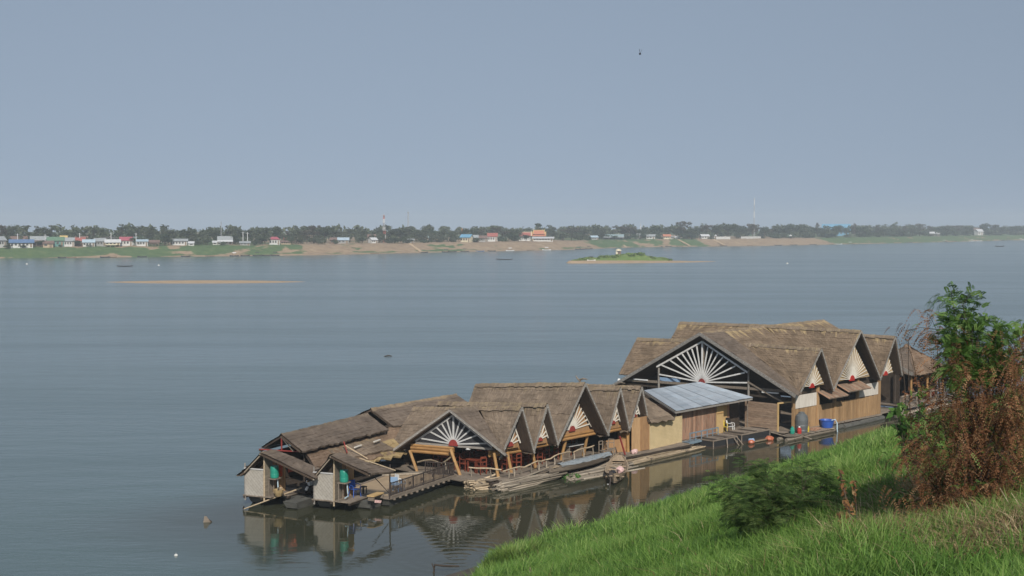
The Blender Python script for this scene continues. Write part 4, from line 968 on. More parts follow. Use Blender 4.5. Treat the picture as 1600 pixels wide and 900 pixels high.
slope(s1, (2.3, 5.3, 2.42), (7.4, 5.3, 2.36), (7.7, 4.25, 1.87), (1.6, 4.25, 2.04), TH_MID, name='roof_patch', course=.5, fringe=.15)
for x, y in ((.3, 5.6), (.3, 8.4), (3.5, 5.6), (6.5, 5.6), (3.5, 8.4), (6.5, 8.4)): post(s1, (x, y, .2), (x, y, 2.5), .06, WOODD)
for y in (5.6, 8.4): bar_(s1, 'wall_plate', WOODD, (.1, y, 2.5), (8.6, y, 2.46), .10)
bar_(s1, 'tie_beam', HUB, (.2, 5.5, 2.6), (.2, 8.5, 2.55), .06); bar_(s1, 'king_post', HUB, (.2, 7, 2.6), (.2, 7, 3.4), .06); bar_(s1, 'gable_strut', BAMBG, (.15, 6.2, 2.6), (.15, 7, 3.35), .05)
for k in range(16): part(s1, 'floor_plank', WOODD, lambda m: m.box((.6+.58*k, 6.5, .50), (.55, 4.6, .06)))
panel(s1, (.6, 8.3), (9.3, 8.3), .5, 2.3, WOODD, 'back_wall'); panel(s1, (9.3, 8.3), (9.3, 5.9), .5, 2.2, WOODD, 'end_wall')
pontoon(s1, .6, 5.2, 8.6, 1., .42); pontoon(s1, .6, 7.6, 8.6, 1., .42)
for px, a in ((3.2, .15), (5.4, .1)): part(s1, 'white_lath', SPOKE, lambda m: m.bar((px+.9, 4.62, 2.32), (px+1.7, 4.66, 2.34), .10, .05))
bar_(s1, 'loose_pole', HUB, (2.9, 4.4, 2.2), (3.35, 4.9, 2.75), .05); bar_(s1, 'loose_pole', BAMB, (3.35, 4.8, 2.55), (4.0, 3.7, 1.75), .05)
s2 = thing('thatched_shed', 'second long thatched shed, set back between the patched shed and the restaurant', 'shed', (3.5, 11.2, 0), F1)
slope(s2, (-.2, 11.2, 3.47), (7.6, 11.5, 3.66), (8.0, 9.6, 2.7), (.2, 9.6, 2.56), TH_OLD_SHADE); slope(s2, (7.6, 11.5, 3.66), (-.2, 11.2, 3.47), (-1.0, 13, 2.55), (7.6, 13, 2.6), TH_OLD_SHADE)
ridge_cap(s2, (-.2, 11.2, 3.47), (7.6, 11.5, 3.66), TH_MID, .3)
slope(s2, (.2, 9.9, 2.50), (6, 9.9, 2.55), (6, 8.3, 1.55), (-1.5, 8.3, 1.6), TH_RED, name='lower_roof', course=.5)
for x in (0, 2.5, 5, 7.4):
    for y in (9.8, 12.8): post(s2, (x, y, .2), (x, y, 2.6), .06, WOODD)
for k in range(14): part(s2, 'floor_plank', WOODD, lambda m: m.box((-.2+.58*k, 11, .50), (.55, 4.4, .06)))
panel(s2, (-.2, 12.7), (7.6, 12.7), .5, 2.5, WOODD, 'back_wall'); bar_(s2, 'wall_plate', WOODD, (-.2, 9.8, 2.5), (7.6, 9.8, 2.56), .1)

# ---------------------------------------------------------------- the floating restaurant (F1)
rs = thing('floating_restaurant', 'thatched floating restaurant with five pointed gables and sunburst fans', 'restaurant', (8, 4, 0), F1)
# floor
for k in range(34):
    x = -1.7+.58*k; y0 = -.55 if x > -.4 else (x+.4)*-1.1-.3
    part(rs, 'floor_plank', WOODG, lambda m: m.box((x, (y0+9)/2, .46+random.uniform(-.008, .008)), (.56, 9-y0, .07)))
for y in (-.45, 1.5, 4.2, 7): bar_(rs, 'joist', WOODD, (-1.2, y, .36), (18, y, .36), .12, .14)
# end gable, turned toward the deck: verge corners from the photograph
EG = dict(ap=Vector((-1.12, 2.9, 4.28)), r=Vector((-.12, -.62, 2.0)), l=Vector((-2.45, 6.3, 1.76)), rb=Vector((1.25, 3.15, 4.2)))
eo = (EG['l']-EG['r']).cross(Vector((0, 0, 1))).normalized(); eo = eo if eo.x < 0 else -eo
slope(rs, EG['ap'], EG['rb'], Vector((.12, -.45, 1.98)), EG['r'], TH_OLD_SHADE); slope(rs, EG['rb'], EG['ap'], EG['l'], Vector((-1.0, 6.6, 1.7)), TH_OLD_SHADE)  # darker thatch puts the shore slope's shade into the colour
ridge_cap(rs, EG['ap'], EG['rb'], TH_OLD_SHADE); barge(rs, EG['ap'], EG['r'], out=eo); barge(rs, EG['ap'], EG['l'], out=eo)
NET = mk('near black gable sheet', (.035, .035, .04), (.025, .025, .028), 4, rough=.9)  # near black sheet behind the end gable's spokes
ed = (EG['l']-EG['r']); ed.z = 0; ed.normalize(); hubE = Vector((-.95, 2.95, 2.22))-eo*.30
fan(rs, hubE, -ed, eo, 2.55, 1.72, 11, NET, SPOKEG, True, .05, .30, .085, 5)
bar_(rs, 'gable_rail', VERGE, hubE-ed*2.55-Vector((0, 0, .12)), hubE+ed*2.6-Vector((0, 0, .12)), .06, .12)
b0, b1 = hubE-Vector((0, 0, .42)), hubE+ed*2.9-Vector((0, 0, .42))
for dz, oo in ((0, .0), (-.20, .02), (.17, -.03)): part(rs, 'beam', BEAM, lambda m: m.tube(b0+eo*oo+Vector((0, 0, dz)), b1+eo*oo+Vector((0, 0, dz)), .105, .095, 8))
# transverse roofs; each valley meets its neighbour
slope(rs, (1.55, 3.15, 4.15), (1.78, -.15, 4.46), (.18, 0, 1.76), (.2, .05, 1.8), TH_MID); slope(rs, (1.2, 8.7, 3.64), (1.56, 3.1, 4.15), (-1.0, 5.3, 1.6), (-1.15, 8.3, 1.38), TH_MID)
slope(rs, (1.78, -.15, 4.46), (1.2, 8.7, 3.64), (2.9, 8.6, 1.4), (2.98, 0, 1.68), TH_MID); ridge_cap(rs, (1.78, -.15, 4.46), (1.2, 8.7, 3.64)); barge(rs, (1.78, -.15, 4.46), (.16, 0, 1.74)); barge(rs, (1.78, -.15, 4.46), (2.98, 0, 1.68))
gable_roof(rs, (3.98, -.15, 4.42), (3.5, 8.9, 3.75), (2.98, 0.02, 1.74), (2.9, 8.7, 1.5), (5.1, 0.02, 1.90), (5.0, 8.8, 1.6), TH_MID)
gable_roof(rs, (7.3, -.28, 5.40), (7.2, 9.2, 4.58), (5.1, 0, 1.94), (5.2, 9, 1.6), (9.83, 0, 1.96), (9.8, 9, 1.7), TH_MID)
gable_roof(rs, (10.88, -.12, 4.78), (10.8, 9, 4.1), (9.83, 0.02, 2.0), (9.8, 9, 1.7), (11.95, 0.02, 2.03), (11.9, 9, 1.8), TH_MID)
gable_roof(rs, (13.05, -.12, 4.68), (13.0, 9, 4.2), (11.95, 0, 2.05), (11.9, 9, 1.8), (13.86, 0, 2.5), (14.2, 9, 2.0), TH_MID)
# hipped end over the woven wall
slope(rs, (13.15, .9, 4.42), (13.55, 1.0, 4.40), (16.35, -.25, 2.40), (13.75, -.30, 2.36), TH_MID, fringe=.2); slope(rs, (13.55, 1.0, 4.40), (13.4, 8, 4.2), (16.6, 8, 2.3), (16.35, -.25, 2.40), TH_MID)
# small fans and gable boards, set back under the roofs
X = Vector((1, 0, 0)); O_ = Vector((0, -1, 0))
fan(rs, (7.42, .95, 2.42), X, O_, 1.85, 2.6, 15, PANEL, SPOKE, True, .3, .27, .075, 6)
fan(rs, (1.56, .62, 2.2), X, O_, .85, 1.75, 7, PANEL, SPOKE, True, .25, .22, .07, 14)
fan(rs, (4.02, .5, 2.25), X, O_, .72, 1.75, 7, PANEL, SPOKE, True, .3, .18, .07, 14)
fan(rs, (10.88, .5, 2.55), X, O_, .70, 1.75, 7, PANEL, SPOKE, True, .4, .18, .07, 14)
fan(rs, (12.95, .45, 2.8), X, O_, .55, 1.35, 7, PANEL, SPOKE, True, .4, .18, .07, 14)
# eave beams: pairs of yellow poles
for x0, x1, y, z0, z1 in ((.2, 3.2, .95, 1.86, 1.82), (3.2, 5.3, .75, 1.95, 1.98), (5.2, 9.9, .95, 2.04, 2.12), (9.9, 12.1, .6, 2.14, 2.22)):
    for dz in (0, -.19): part(rs, 'beam', BEAM, lambda m: m.tube((x0, y, z0+dz), (x1, y, z1+dz), .105, .095, 8))
panel(rs, (.3, 1.05), (5.2, .9), 1.9, 2.15, PANEL, 'fascia_board', .04); panel(rs, (5.3, 1.08), (9.8, 1.08), 2.0, 2.2, PANEL, 'fascia_board', .04)
# posts lean a little, as they do
for a, b_ in (((-2.02, 4.75, .45), (-2.1, 5.35, 1.75)), ((-.86, 2.31, .45), (-1.05, 2.95, 1.98)), ((0, 0, .45), (-.12, .25, 1.95)), ((1.85, .75, .45), (1.65, .95, 1.9)), ((3.75, .55, .45), (3.55, .75, 1.98)), ((7.0, 1.45, .45), (7.1, 1.0, 2.15)), ((9.2, 1.5, .45), (9.1, 1.0, 2.15)), ((12.3, .35, .45), (12.25, .4, 2.3))):
    post(rs, a, b_, .10)
for x in (1, 4, 7.4, 10.5, 13):
    for y in (3.2, 5.8): post(rs, (x, y, .45), (x, y, 2.4), .08, WOODD, 'inner_post')
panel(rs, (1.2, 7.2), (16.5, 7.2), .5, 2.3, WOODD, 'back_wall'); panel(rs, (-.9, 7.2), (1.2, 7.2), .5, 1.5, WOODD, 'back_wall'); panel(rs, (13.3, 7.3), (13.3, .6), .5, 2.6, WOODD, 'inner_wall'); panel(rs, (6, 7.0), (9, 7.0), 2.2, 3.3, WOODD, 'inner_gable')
# closed end: low panel, brown boards, straw weave
panel(rs, (10.6, 1.15), (12.3, .55), .5, 1.32, PANEL, 'low_panel'); panel(rs, (12.35, .12), (13.05, -.02), .5, 2.7, BOARD, 'wall_board'); panel(rs, (13.05, -.06), (13.95, -.06), .52, 2.72, PANEL, 'door_board')
panel(rs, (13.95, -.08), (17.98, .32), .45, 2.32, WEAVEY, 'woven_panel', .06, z1b=2.28); panel(rs, (17.98, .34), (17.98, 6), .5, 2.2, WEAVEY, 'woven_panel')
panel(rs, (12.3, .3), (12.3, 1.2), .5, 2.3, BEAM, 'door_frame', .1)
bar_(rs, 'sill_beam', WOODD, (12.2, -.2, .42), (18.1, .2, .40), .14, .14)
for k in range(11): part(rs, 'stump', WOODG, lambda m: m.tube((12.4+.55*k, -.25+.035*k, -.2), (12.4+.55*k, -.22+.035*k, .45), .05, None, 5))
# crooked branch rails
def branch(parent, pts, r=.045, mat_=None):
    def f(m):
        q = []
        for a, b_ in zip(pts, pts[1:]):
            a, b_ = Vector(a), Vector(b_); n = max(2, int((b_-a).length/.35))
            for k in range(n): q.append(a.lerp(b_, k/n)+Vector((random.uniform(-.03, .03), random.uniform(-.03, .03), random.uniform(-.045, .045))))
        q.append(Vector(pts[-1])); m.path(q, [r*random.uniform(.8, 1.15) for _ in q], 6)
    return part(parent, 'branch_rail', mat_ or BAMB, f)
branch(rs, [(-.8, 1.6, 1.0), (-.3, .3, 1.02), (.05, -.2, 1.0)]); branch(rs, [(.1, -.3, .95), (1.0, -.3, .98), (1.9, -.25, .92), (2.6, -.2, 1.08), (3.6, -.1, 1.08), (4.2, .1, 1.02)]); branch(rs, [(4.3, .2, .95), (5.0, .2, 1.15), (6.0, .3, 1.2), (7.0, .6, 1.1)])
branch(rs, [(7.2, .6, 1.05), (8.2, .6, 1.2), (9.3, .7, 1.22)]); branch(rs, [(-1.95, 4.8, 1.1), (-1.6, 4.1, 1.25), (-1.3, 3.4, 1.1), (-1.05, 2.9, 1.5)])
for x, y, z in ((-.75, 1.5, 1.0), (-.3, .35, 1.0), (.55, -.3, 1.0), (1.0, -.3, .98), (1.55, -.3, .95), (2.5, -.25, 1.06), (3.3, -.12, 1.08), (4.25, .15, 1.0), (5.1, .25, 1.14), (5.9, .3, 1.18), (7.3, .6, 1.05), (8.2, .6, 1.18), (9.2, .7, 1.2), (-1.2, 3.2, 1.2)):
    part(rs, 'branch_post', BAMBG, lambda m: m.path([(x, y, .4), (x+.03, y, z*.7), (x-.02, y+.02, z)], [.05, .045, .04], 6))
# finial on the tallest ridge
part(rs, 'ridge_finial', WOODG, lambda m: (m.path([(7.28, .15, 5.4), (7.3, .1, 5.62), (7.28, -.15, 5.7), (7.32, -.45, 5.66)], [.08, .07, .06, .03], 6), m.path([(7.28, .1, 5.5), (7.28, .35, 5.68), (7.25, .45, 5.85)], [.06, .05, .02], 5)))
part(rs, 'ridge_finial', WOODG, lambda m: m.path([(13.0, 2.0, 4.65), (13.0, 1.6, 4.85), (13.0, 1.2, 4.8)], [.06, .06, .03], 5))

# ---------------------------------------------------------------- kitchen with the tin roof
kt = thing('floating_kitchen', 'kitchen of red brown planks under a pale blue tin lean-to roof', 'kitchen', (21.5, 2.5, 0), F1)
A_, B_, C_, D_ = Vector((18.6, 4.1, 3.60)), Vector((25.2, 4.1, 3.64)), Vector((25.95, -.02, 2.80)), Vector((16.85, -.02, 2.72)); NS = 9
for sidx in range(NS):
    def f(m):
        up = Vector((0, 0, 1)); lift = .012*(sidx % 2)+random.uniform(0, .008); over = random.uniform(-.02, .05)
        q = lambda u, v, h: A_.lerp(B_, u).lerp(D_.lerp(C_, u), v)+up*h
        n = 14
        for k in range(n):
            u0, u1 = (sidx+k/n*1.03)/NS, (sidx+(k+1)/n*1.03)/NS; u1 = min(u1, 1.0); h0, h1 = ((0, .035) if k % 2 else (.035, 0))
            m.face([q(u0, 0, h0+lift), q(u1, 0, h1+lift), q(u1, 1+over/4, h1+lift), q(u0, 1+over/4, h0+lift)]); m.face([q(u0, 0, h0+lift-.008), q(u0, 1+over/4, h0+lift-.008), q(u1, 1+over/4, h1+lift-.008), q(u1, 0, h1+lift-.008)])
    part(kt, 'roof_sheet', TIN, f)
def f(m): m.slab(A_-Vector((0, 0, .05)), B_-Vector((0, 0, .05)), C_-Vector((0, 0, .05)), D_-Vector((0, 0, .05)), .02)
part(kt, 'roof_deck', WOODD, f)
bar_(kt, 'fascia', VERGE, (16.85, 0, 2.62), (25.9, 0, 2.70), .05, .12); bar_(kt, 'fascia', VERGE, (16.85, .02, 2.64), (18.6, 4.1, 3.52), .05, .12)
boards(kt, (18.2, .62), (22.35, .62), .52, 2.78, .25, RBOARD, jit=.015); panel(kt, (22.37, .60), (23.2, .60), .52, 2.78, PLY, 'plywood_panel', .04); bar_(kt, 'panel_batten', POLE, (22.37, .56, 1.95), (23.2, .56, 1.95), .04)
panel(kt, (23.3, 1.2), (24.5, 1.2), .5, 2.6, PLY, 'door_sheet', .04); panel(kt, (24.5, 1.6), (26.6, 1.6), .5, 2.8, WOODD, 'dark_wall'); panel(kt, (24.5, 1.3), (24.9, 1.3), .5, 2.7, RBOARD, 'door_jamb')
panel(kt, (18.2, .7), (18.2, 5), .5, 2.85, RBOARD, 'end_wall'); panel(kt, (19, 5), (26.5, 5), .5, 3.4, WOODD, 'back_wall')
for x in (17.3, 25.75): post(kt, (x, .3, .2), (x, .3, 2.68), .05, WOODG)
for k in range(15): part(kt, 'floor_plank', WOODG, lambda m: m.box((18.4+.58*k, 2.6, .45+random.uniform(-.008, .008)), (.56, 5.4, .06)))
for y in (.2, 2, 4.5): part(kt, 'float_log', BAMBG, lambda m: m.tube((18.2, y, .15), (26.6, y, .15), .22, .2, 8))
# blue gangway
gw = thing('gangway', 'pale blue gangway with a railing in front of the red brown planks', 'gangway', (19.8, 0, 0), F1)
for k in range(12): part(gw, 'tread', BLUEP, lambda m: m.box((18.15+.30*k, -.02+.02*k, .50+.004*k), (.27, .56, .05)))
for y in (-.32, .28): bar_(gw, 'stringer', BLUEP, (18.0, y, .44), (21.7, y+.22, .48), .06, .12)
for y in (-.30,):
    bar_(gw, 'handrail', BLUEP, (18.05, y, 1.12), (21.65, y+.22, 1.12), .07); bar_(gw, 'mid_rail', BLUEP, (18.05, y, .82), (21.65, y+.22, .82), .04)
    for k in range(6): bar_(gw, 'rail_post', BLUEP, (18.08+.71*k, y+.044*k, .46), (18.08+.71*k, y+.044*k, 1.14), .05)

# ---------------------------------------------------------------- the big hall
hl = thing('floating_hall', 'largest floating hall with a wide open gable and a white sunburst fan', 'hall', (35, 4, 0), F1)
ap, bk = Vector((26.7, 5.2, 7.12)), Vector((44.2, 5.2, 7.2)); rt_, lf = Vector((26.6, -3.1, 3.22)), Vector((26.9, 13.8, 2.5))
slope(hl, ap, (29.75, 5.2, 7.13), (27.55, -2.85, 3.36), rt_, TH_OLD_SHADE); slope(hl, (29.7, 5.2, 7.12), bk, (44.4, .6, 5.02), (28.6, .6, 4.95), TH_RDG); slope(hl, bk, ap, lf, (44.4, 13.4, 2.6), TH_RDG); ridge_cap(hl, ap, bk, TH_MID)  # main shore slope gets the darker thatch as painted shade
barge(hl, ap, rt_, out=(-1, 0, 0), w=.24); barge(hl, ap, lf, out=(-1, 0, 0), w=.24); barge(hl, bk, (44.6, -2.6, 3.3), out=(1, 0, 0), w=.24); barge(hl, bk, (44.4, 13.4, 2.6), out=(1, 0, 0), w=.24)
def cross(xc, za, xl, xr, zl, zr, yb, zb):
    f1 = lambda z: min(5.2, max(-2.7, 5.2-(7.12-z)/.47)+.15); f2 = lambda z: max(5.2, min(yb-.3, 5.2+(7.12-z)/.537)-.15)
    gable_roof(hl, (xc, -3.25, za), (xc, f1(za), za), (xl, -3, zl), (xl, f1(zl), zl), (xr, -3, zr), (xr, f1(zr), zr), TH_RDG)
    slope(hl, (xc, yb, zb), (xc, f2(za), za), (xl, f2(zl), zl), (xl, yb, zl), TH_RDG); slope(hl, (xc, f2(za), za), (xc, yb, zb), (xr, yb, zr), (xr, f2(zr), zr), TH_RDG); ridge_cap(hl, (xc, f2(za), za), (xc, yb, zb), TH_MID)
cross(29.75, 6.24, 27.5, 31.9, 3.42, 3.1, 13.6, 6.05); cross(35.35, 7.24, 31.9, 38.8, 3.12, 3.34, 13.6, 7.05); cross(40.6, 6.5, 38.8, 42.2, 3.36, 3.42, 13.0, 6.4)
CREAM = mk('cream fan boards', (.42, .315, .19), (.33, .245, .14), 3, (5, 1, .6), .75, .05)
WSP = mk('bright white spoke', (.72, .71, .69), rough=.5)
fan(hl, (29.7, -2.5, 3.5), X, O_, 1.75, 2.25, 13, CREAM, SPOKE, False, .0, .27, .05, 6, hubm=PL['red']); fan(hl, (35.35, -2.5, 3.55), X, O_, 2.75, 2.95, 21, CREAM, SPOKE, False, .0, .33, .055, 5, hubm=PL['red']); fan(hl, (40.45, -2.5, 3.55), X, O_, 1.3, 2.3, 11, CREAM, SPOKE, False, .0, .27, .05, 6, hubm=PL['red'])
fan(hl, (27.25, 5.35, 3.38), (0, -1, 0), (-1, 0, 0), 4.15, 3.02, 17, None, WSP, False, 0, .3, .10, 4, hubm=HUB, side=.92)
for sy, a, b_ in ((1, (4.3, 4.22), (.02, 6.42)), (-1, (4.05, 4.42), (.02, 6.42))): part(hl, 'fan_edge', WSP, lambda m: m.bar((27.2, 5.35+sy*a[0], a[1]), (27.2, 5.35+sy*b_[0], b_[1]), .13, .06, up=(1, 0, 0)))
# frame of the open gable
for y in (1.3, 9.55): post(hl, (27.35, y, .3), (27.35, y, 4.6 if y < 5 else 4.9), .09, VERGE)
post(hl, (27.35, 5.35, .3), (27.35, 5.35, 6.7), .10, WOODG)
bar_(hl, 'tie_beam', WOODG, (27.4, -2.0, 3.3), (27.4, 13.2, 2.95), .14, .18); bar_(hl, 'tie_beam', WOODD, (27.5, -1.9, 2.75), (27.5, 12.8, 2.6), .10, .14); bar_(hl, 'brace', WOODG, (27.3, 1.3, 3.7), (27.3, -1.9, 2.4), .10)
for x in (31.9, 36, 40, 43.8):
    for y in (-1.6, 2.5, 5.2, 8, 12.6): post(hl, (x, y, .3), (x, y, 3.3), .09, WOODD, 'inner_post')
for x in (31.9, 36, 40): bar_(hl, 'tie_beam', WOODD, (x, -2.0, 3.3), (x, 13, 3.0), .12, .16)
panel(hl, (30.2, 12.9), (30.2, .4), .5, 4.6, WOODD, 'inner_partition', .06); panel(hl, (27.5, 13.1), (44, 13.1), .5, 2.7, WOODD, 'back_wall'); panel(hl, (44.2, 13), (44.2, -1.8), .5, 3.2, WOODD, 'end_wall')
for k in range(29): part(hl, 'floor_plank', WOODG, lambda m: m.box((26.9+.6*k, 5.6, .40+random.uniform(-.008, .008)), (.58, 15.6, .07)))
# end wall of horizontal boards, door gap, then the long front
boards(hl, (26.62, 1.1), (26.72, -1.55), .45, 2.42, .14, GBOARD, 'wall_board', True)
bar_(hl, 'door_post', PLY, (26.75, -1.62, .3), (26.75, -1.62, 2.5), .10); bar_(hl, 'door_head', PLY, (26.75, -1.6, 2.46), (27.9, -2.0, 2.5), .10)
yw = -2.1
boards(hl, (28.0, yw), (40.15, yw-.12), .42, 1.95, .29, BOARD, 'wall_board')
for x, z1 in ((27.92, 3.3), (31.15, 3.5), (33.55, 3.5), (36.9, 3.55), (40.2, 3.4)): part(hl, 'wall_post', BOARD, lambda m: m.box((x, yw-.06, (z1+.3)/2), (.26, .16, z1-.3)))
for a, b_ in ((28.08, 31.0), (37.05, 40.05)):
    n = 3
    for k in range(n): x0 = a+(b_-a)*k/n; panel(hl, (x0+.015, yw-.05), (a+(b_-a)*(k+1)/n-.015, yw-.06), 1.98, 2.92, WHITEP, 'white_panel', .04)
    panel(hl, (a, yw+.02), (b_, yw), 2.94, 3.5, WOODD, 'dark_frieze', .04)
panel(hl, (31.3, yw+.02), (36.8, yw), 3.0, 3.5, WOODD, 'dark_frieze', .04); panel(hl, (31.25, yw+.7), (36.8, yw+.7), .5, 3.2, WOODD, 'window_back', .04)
def awning(x0, x1, z0, z1, dy):
    o = None; n = max(4, int((x1-x0)/.24))
    f0 = MB(); f0.bar((x0, yw-.1, z0-.04), (x1, yw-.1, z0-.04), .05); f0.bar((x0+.1, yw-dy, z1-.05), (x1-.1, yw-dy, z1-.05), .05); o = f0.done('awning', WOODG, hl)
    for k in range(n):
        xa, xb = x0+(x1-x0)*k/n, x0+(x1-x0)*(k+.94)/n
        b_ = MB(); b_.slab((xa, yw-.08, z0), (xb, yw-.08, z0), (xb, yw-dy-.06, z1+random.uniform(-.01, .01)), (xa, yw-dy-.06, z1), .025); b_.done('awning_board', GBOARD if k % 3 else RBOARD, o)
awning(31.0, 33.85, 3.0, 2.55, 1.05); awning(33.8, 37.3, 3.25, 2.80, 1.0)
bar_(hl, 'sill_beam', WOODG, (27.9, yw-.12, .40), (40.3, yw-.24, .38), .10, .12)
for k in range(18): x = 31.2+.5*k; part(hl, 'stump', WOODD, lambda m: m.box((x, yw-.2, .2), (.08, .08, .42)))
for x0, x1, y in ((30.9, 34.4, yw-.35), (34.2, 37.6, yw-.42), (37.3, 40.5, yw-.3)): part(hl, 'float_log', HULLM, lambda m: m.tube((x0, y, .05), (x1, y+.05, .08), .24, .20, 9))
# lamps of the open gable and small white tubes
for p in ((26.9, -2.6, 3.35), (27.2, 13.4, 2.9)): part(hl, 'eave_lamp', PL['white'], lambda m: m.blob(p, .13, 7, 5, 0), True)
for y in (11.3, -.6): bar_(hl, 'lamp_tube', PL['white'], (27.3, y-.7, 3.1), (27.3, y+.7, 3.08), .09)
panel(hl, (28.3, 10.2), (28.3, 8.2), 2.9, 3.3, PL['lblue'], 'tarp_strip', .03)

# ---------------------------------------------------------------- pavilion at the right end
pv = thing('floating_pavilion', 'square pavilion with a pyramid thatched roof at the right end of the rafts', 'pavilion', (49, .2, 0), F1)
c_, a_ = Vector((49.1, .2, 5.05)), []
E4 = [Vector((46., -2.15, 3.06)), Vector((52.3, -2.15, 3.06)), Vector((52.3, 2.6, 3.06)), Vector((46., 2.6, 3.06))]
for k in range(4):
    A, B = E4[k], E4[(k+1) % 4]; d = (B-A).normalized()*.15; slope(pv, c_-d, c_+d, B, A, TH_RED if k == 0 else TH_OLD_SHADE, name='roof_slope')
part(pv, 'roof_cap', TH_RED, lambda m: m.lathe(c_-Vector((0, 0, .25)), [(.36, 0), (.22, .3), (.12, .38), (.05, .42)], 10))
for x in (46.3, 49.1, 51.9):
    for y in (-1.7, 2.2): post(pv, (x, y, .3), (x, y, 3.1), .11, BEAM if y < 0 else WOODD)
for k in range(11): part(pv, 'floor_plank', WOODG, lambda m: m.box((43.9+.85*k, .1, .72), (.8, 5.4, .08)))
bar_(pv, 'edge_beam', WOODG, (43.4, -2.6, .62), (53, -2.6, .62), .14, .2); branch(pv, [(43.2, -2.5, 1.5), (45.5, -2.4, 1.55), (48, -2.4, 1.5), (51, -2.4, 1.5)], .09, WOODG)
for x in (43.5, 45.8, 48.2, 50.6): post(pv, (x, -2.5, -.3), (x, -2.45, 1.55), .08, WOODG, 'rail_post')
panel(pv, (46, 2.5), (52.2, 2.5), .8, 3.0, WOODD, 'back_wall'); panel(pv, (52.2, 2.5), (52.2, -1), .8, 2.9, WOODD, 'side_wall'); panel(pv, (48, -1.4), (51, -1.4), .8, 1.6, REDW, 'red_panel')  # dark back and side panels added so the open interior looks shaded
for k in range(3): part(pv, 'float_log', BAMBG, lambda m: m.tube((43.2, -2.7+.35*k, .12), (53, -2.6+.35*k, .12), .16, .15, 7))

part(rs, 'hanging_sign', mk('faded pink red board', (.40, .12, .11), rough=.7), lambda m: m.box((.9, 1.6, 1.95), (.32, .03, .28)))
for x, y in ((-.3, 2.2), (2.4, 1.8), (4.6, 1.9), (8.4, 2.2)): part(rs, 'lamp_shade', SPOKEG, lambda m: (m.lathe((x, y, 1.95), [(.16, 0), (.1, .12), (.03, .18)], 8), m.tube((x, y, 2.1), (x, y, 2.9), .012, None, 4)))

# ================================================================ furniture and things on the rafts
def plastic_chair(mat_, label, p, fr, rz, group=None, tip=0.):
    o = thing('plastic_chair', label, 'chair', p, fr, group); ORG[o.name] = Vector(); o.rotation_euler = (tip, 0, fr.a+rz)
    part(o, 'seat', mat_, lambda m: m.hexa([Vector(q) for q in ((-.22,-.22,.40),(.22,-.22,.40),(.20,.20,.38),(-.20,.20,.38),(-.23,-.23,.43),(.23,-.23,.43),(.21,.21,.41),(-.21,.21,.41))]))
    bk = part(o, 'backrest', mat_, lambda m: m.slab((-.20,.27,.86),(.20,.27,.86),(.21,.20,.44),(-.21,.20,.44),.025))
    for x in (-.1, 0, .1): part(bk, 'slat', mat_, lambda m: m.bar((x,.19,.45),(x,.26,.84),.05,.03))
    for sx in (-1, 1):
        part(o, 'arm', mat_, lambda m: m.path([(sx*.23,.24,.66),(sx*.26,0,.64),(sx*.25,-.2,.62),(sx*.24,-.22,.43)], .022, 5))
        for sy in (-1, 1): part(o, 'leg', mat_, lambda m: m.tube((sx*.20,sy*.19,.41),(sx*.24,sy*.24,0),.028,.02,5))
    return o
plastic_chair(PL['blue'], 'dark blue plastic chair on the porch of the hut beside the deck', (-.75, 1.75, .6), F2, R(-25))
plastic_chair(PL['lblue'], 'pale blue plastic chair on the deck behind the dark railing', (1.5, .5, .56), F2, R(100))
plastic_chair(PL['white'], 'white plastic chair leaning against the pale blue one on the deck', (1.85, .55, .56), F2, R(60), tip=.25)
plastic_chair(PL['white'], 'white plastic chair in front of the kitchen door', (23.9, .45, .49), F1, R(20))
plastic_chair(PL['yellow'], 'yellow plastic chair left of the white one by the kitchen', (23.4, .75, .49), F1, R(-30))
b_ = MB(); b_.hexa([Vector((23.9, .45, .49))+Vector(q) for q in ((-.2,.1,.42),(.2,.1,.42),(.2,.3,.42),(-.2,.3,.42),(-.14,.16,1.0),(.14,.16,1.0),(.15,.34,1.0),(-.15,.34,1.0))])
solo(b_, 'dark_cloth', PL['black'], 'dark cloth thrown over the back of the white kitchen chair', 'cloth', (23.9, .45, .9), F1)
# water drums on stands
def drum(p, fr, label, r=.23, h=.62, z=.95):
    o = thing('water_drum', label, 'drum', p, fr); ORG[o.name] = Vector()
    part(o, 'barrel', PL['green'], lambda m: m.lathe((0,0,z), [(r*.9,0),(r,.05),(r*1.02,.2),(r*.98,.25),(r*1.03,.4),(r,h-.06),(r*.92,h)], 16), True)
    part(o, 'lid', PL['green'], lambda m: m.lathe((0,0,z), [(r*.95,h),(r*.95,h+.03),(r*.3,h+.05)], 16))
    part(o, 'shelf', WOODG, lambda m: m.box((0,0,z-.03),(.55,.5,.05)))
    for sx in (-.22,.22): part(o, 'stand_leg', WOODG, lambda m: m.box((sx,.2,z/2-.03),(.05,.05,z)))
    part(o, 'drain_pipe', PL['pipe'], lambda m: m.path([(.1,-.12,z-.05),(.1,-.16,.35),(.1,-.17,.18),(-.25,-.2,.15)], .035, 6))
drum((-2.22, 5.85, .6), F2, 'green water drum on a stand in the left hut'); drum((-1.72, 1.82, .6), F2, 'green water drum on a stand in the hut beside the deck')
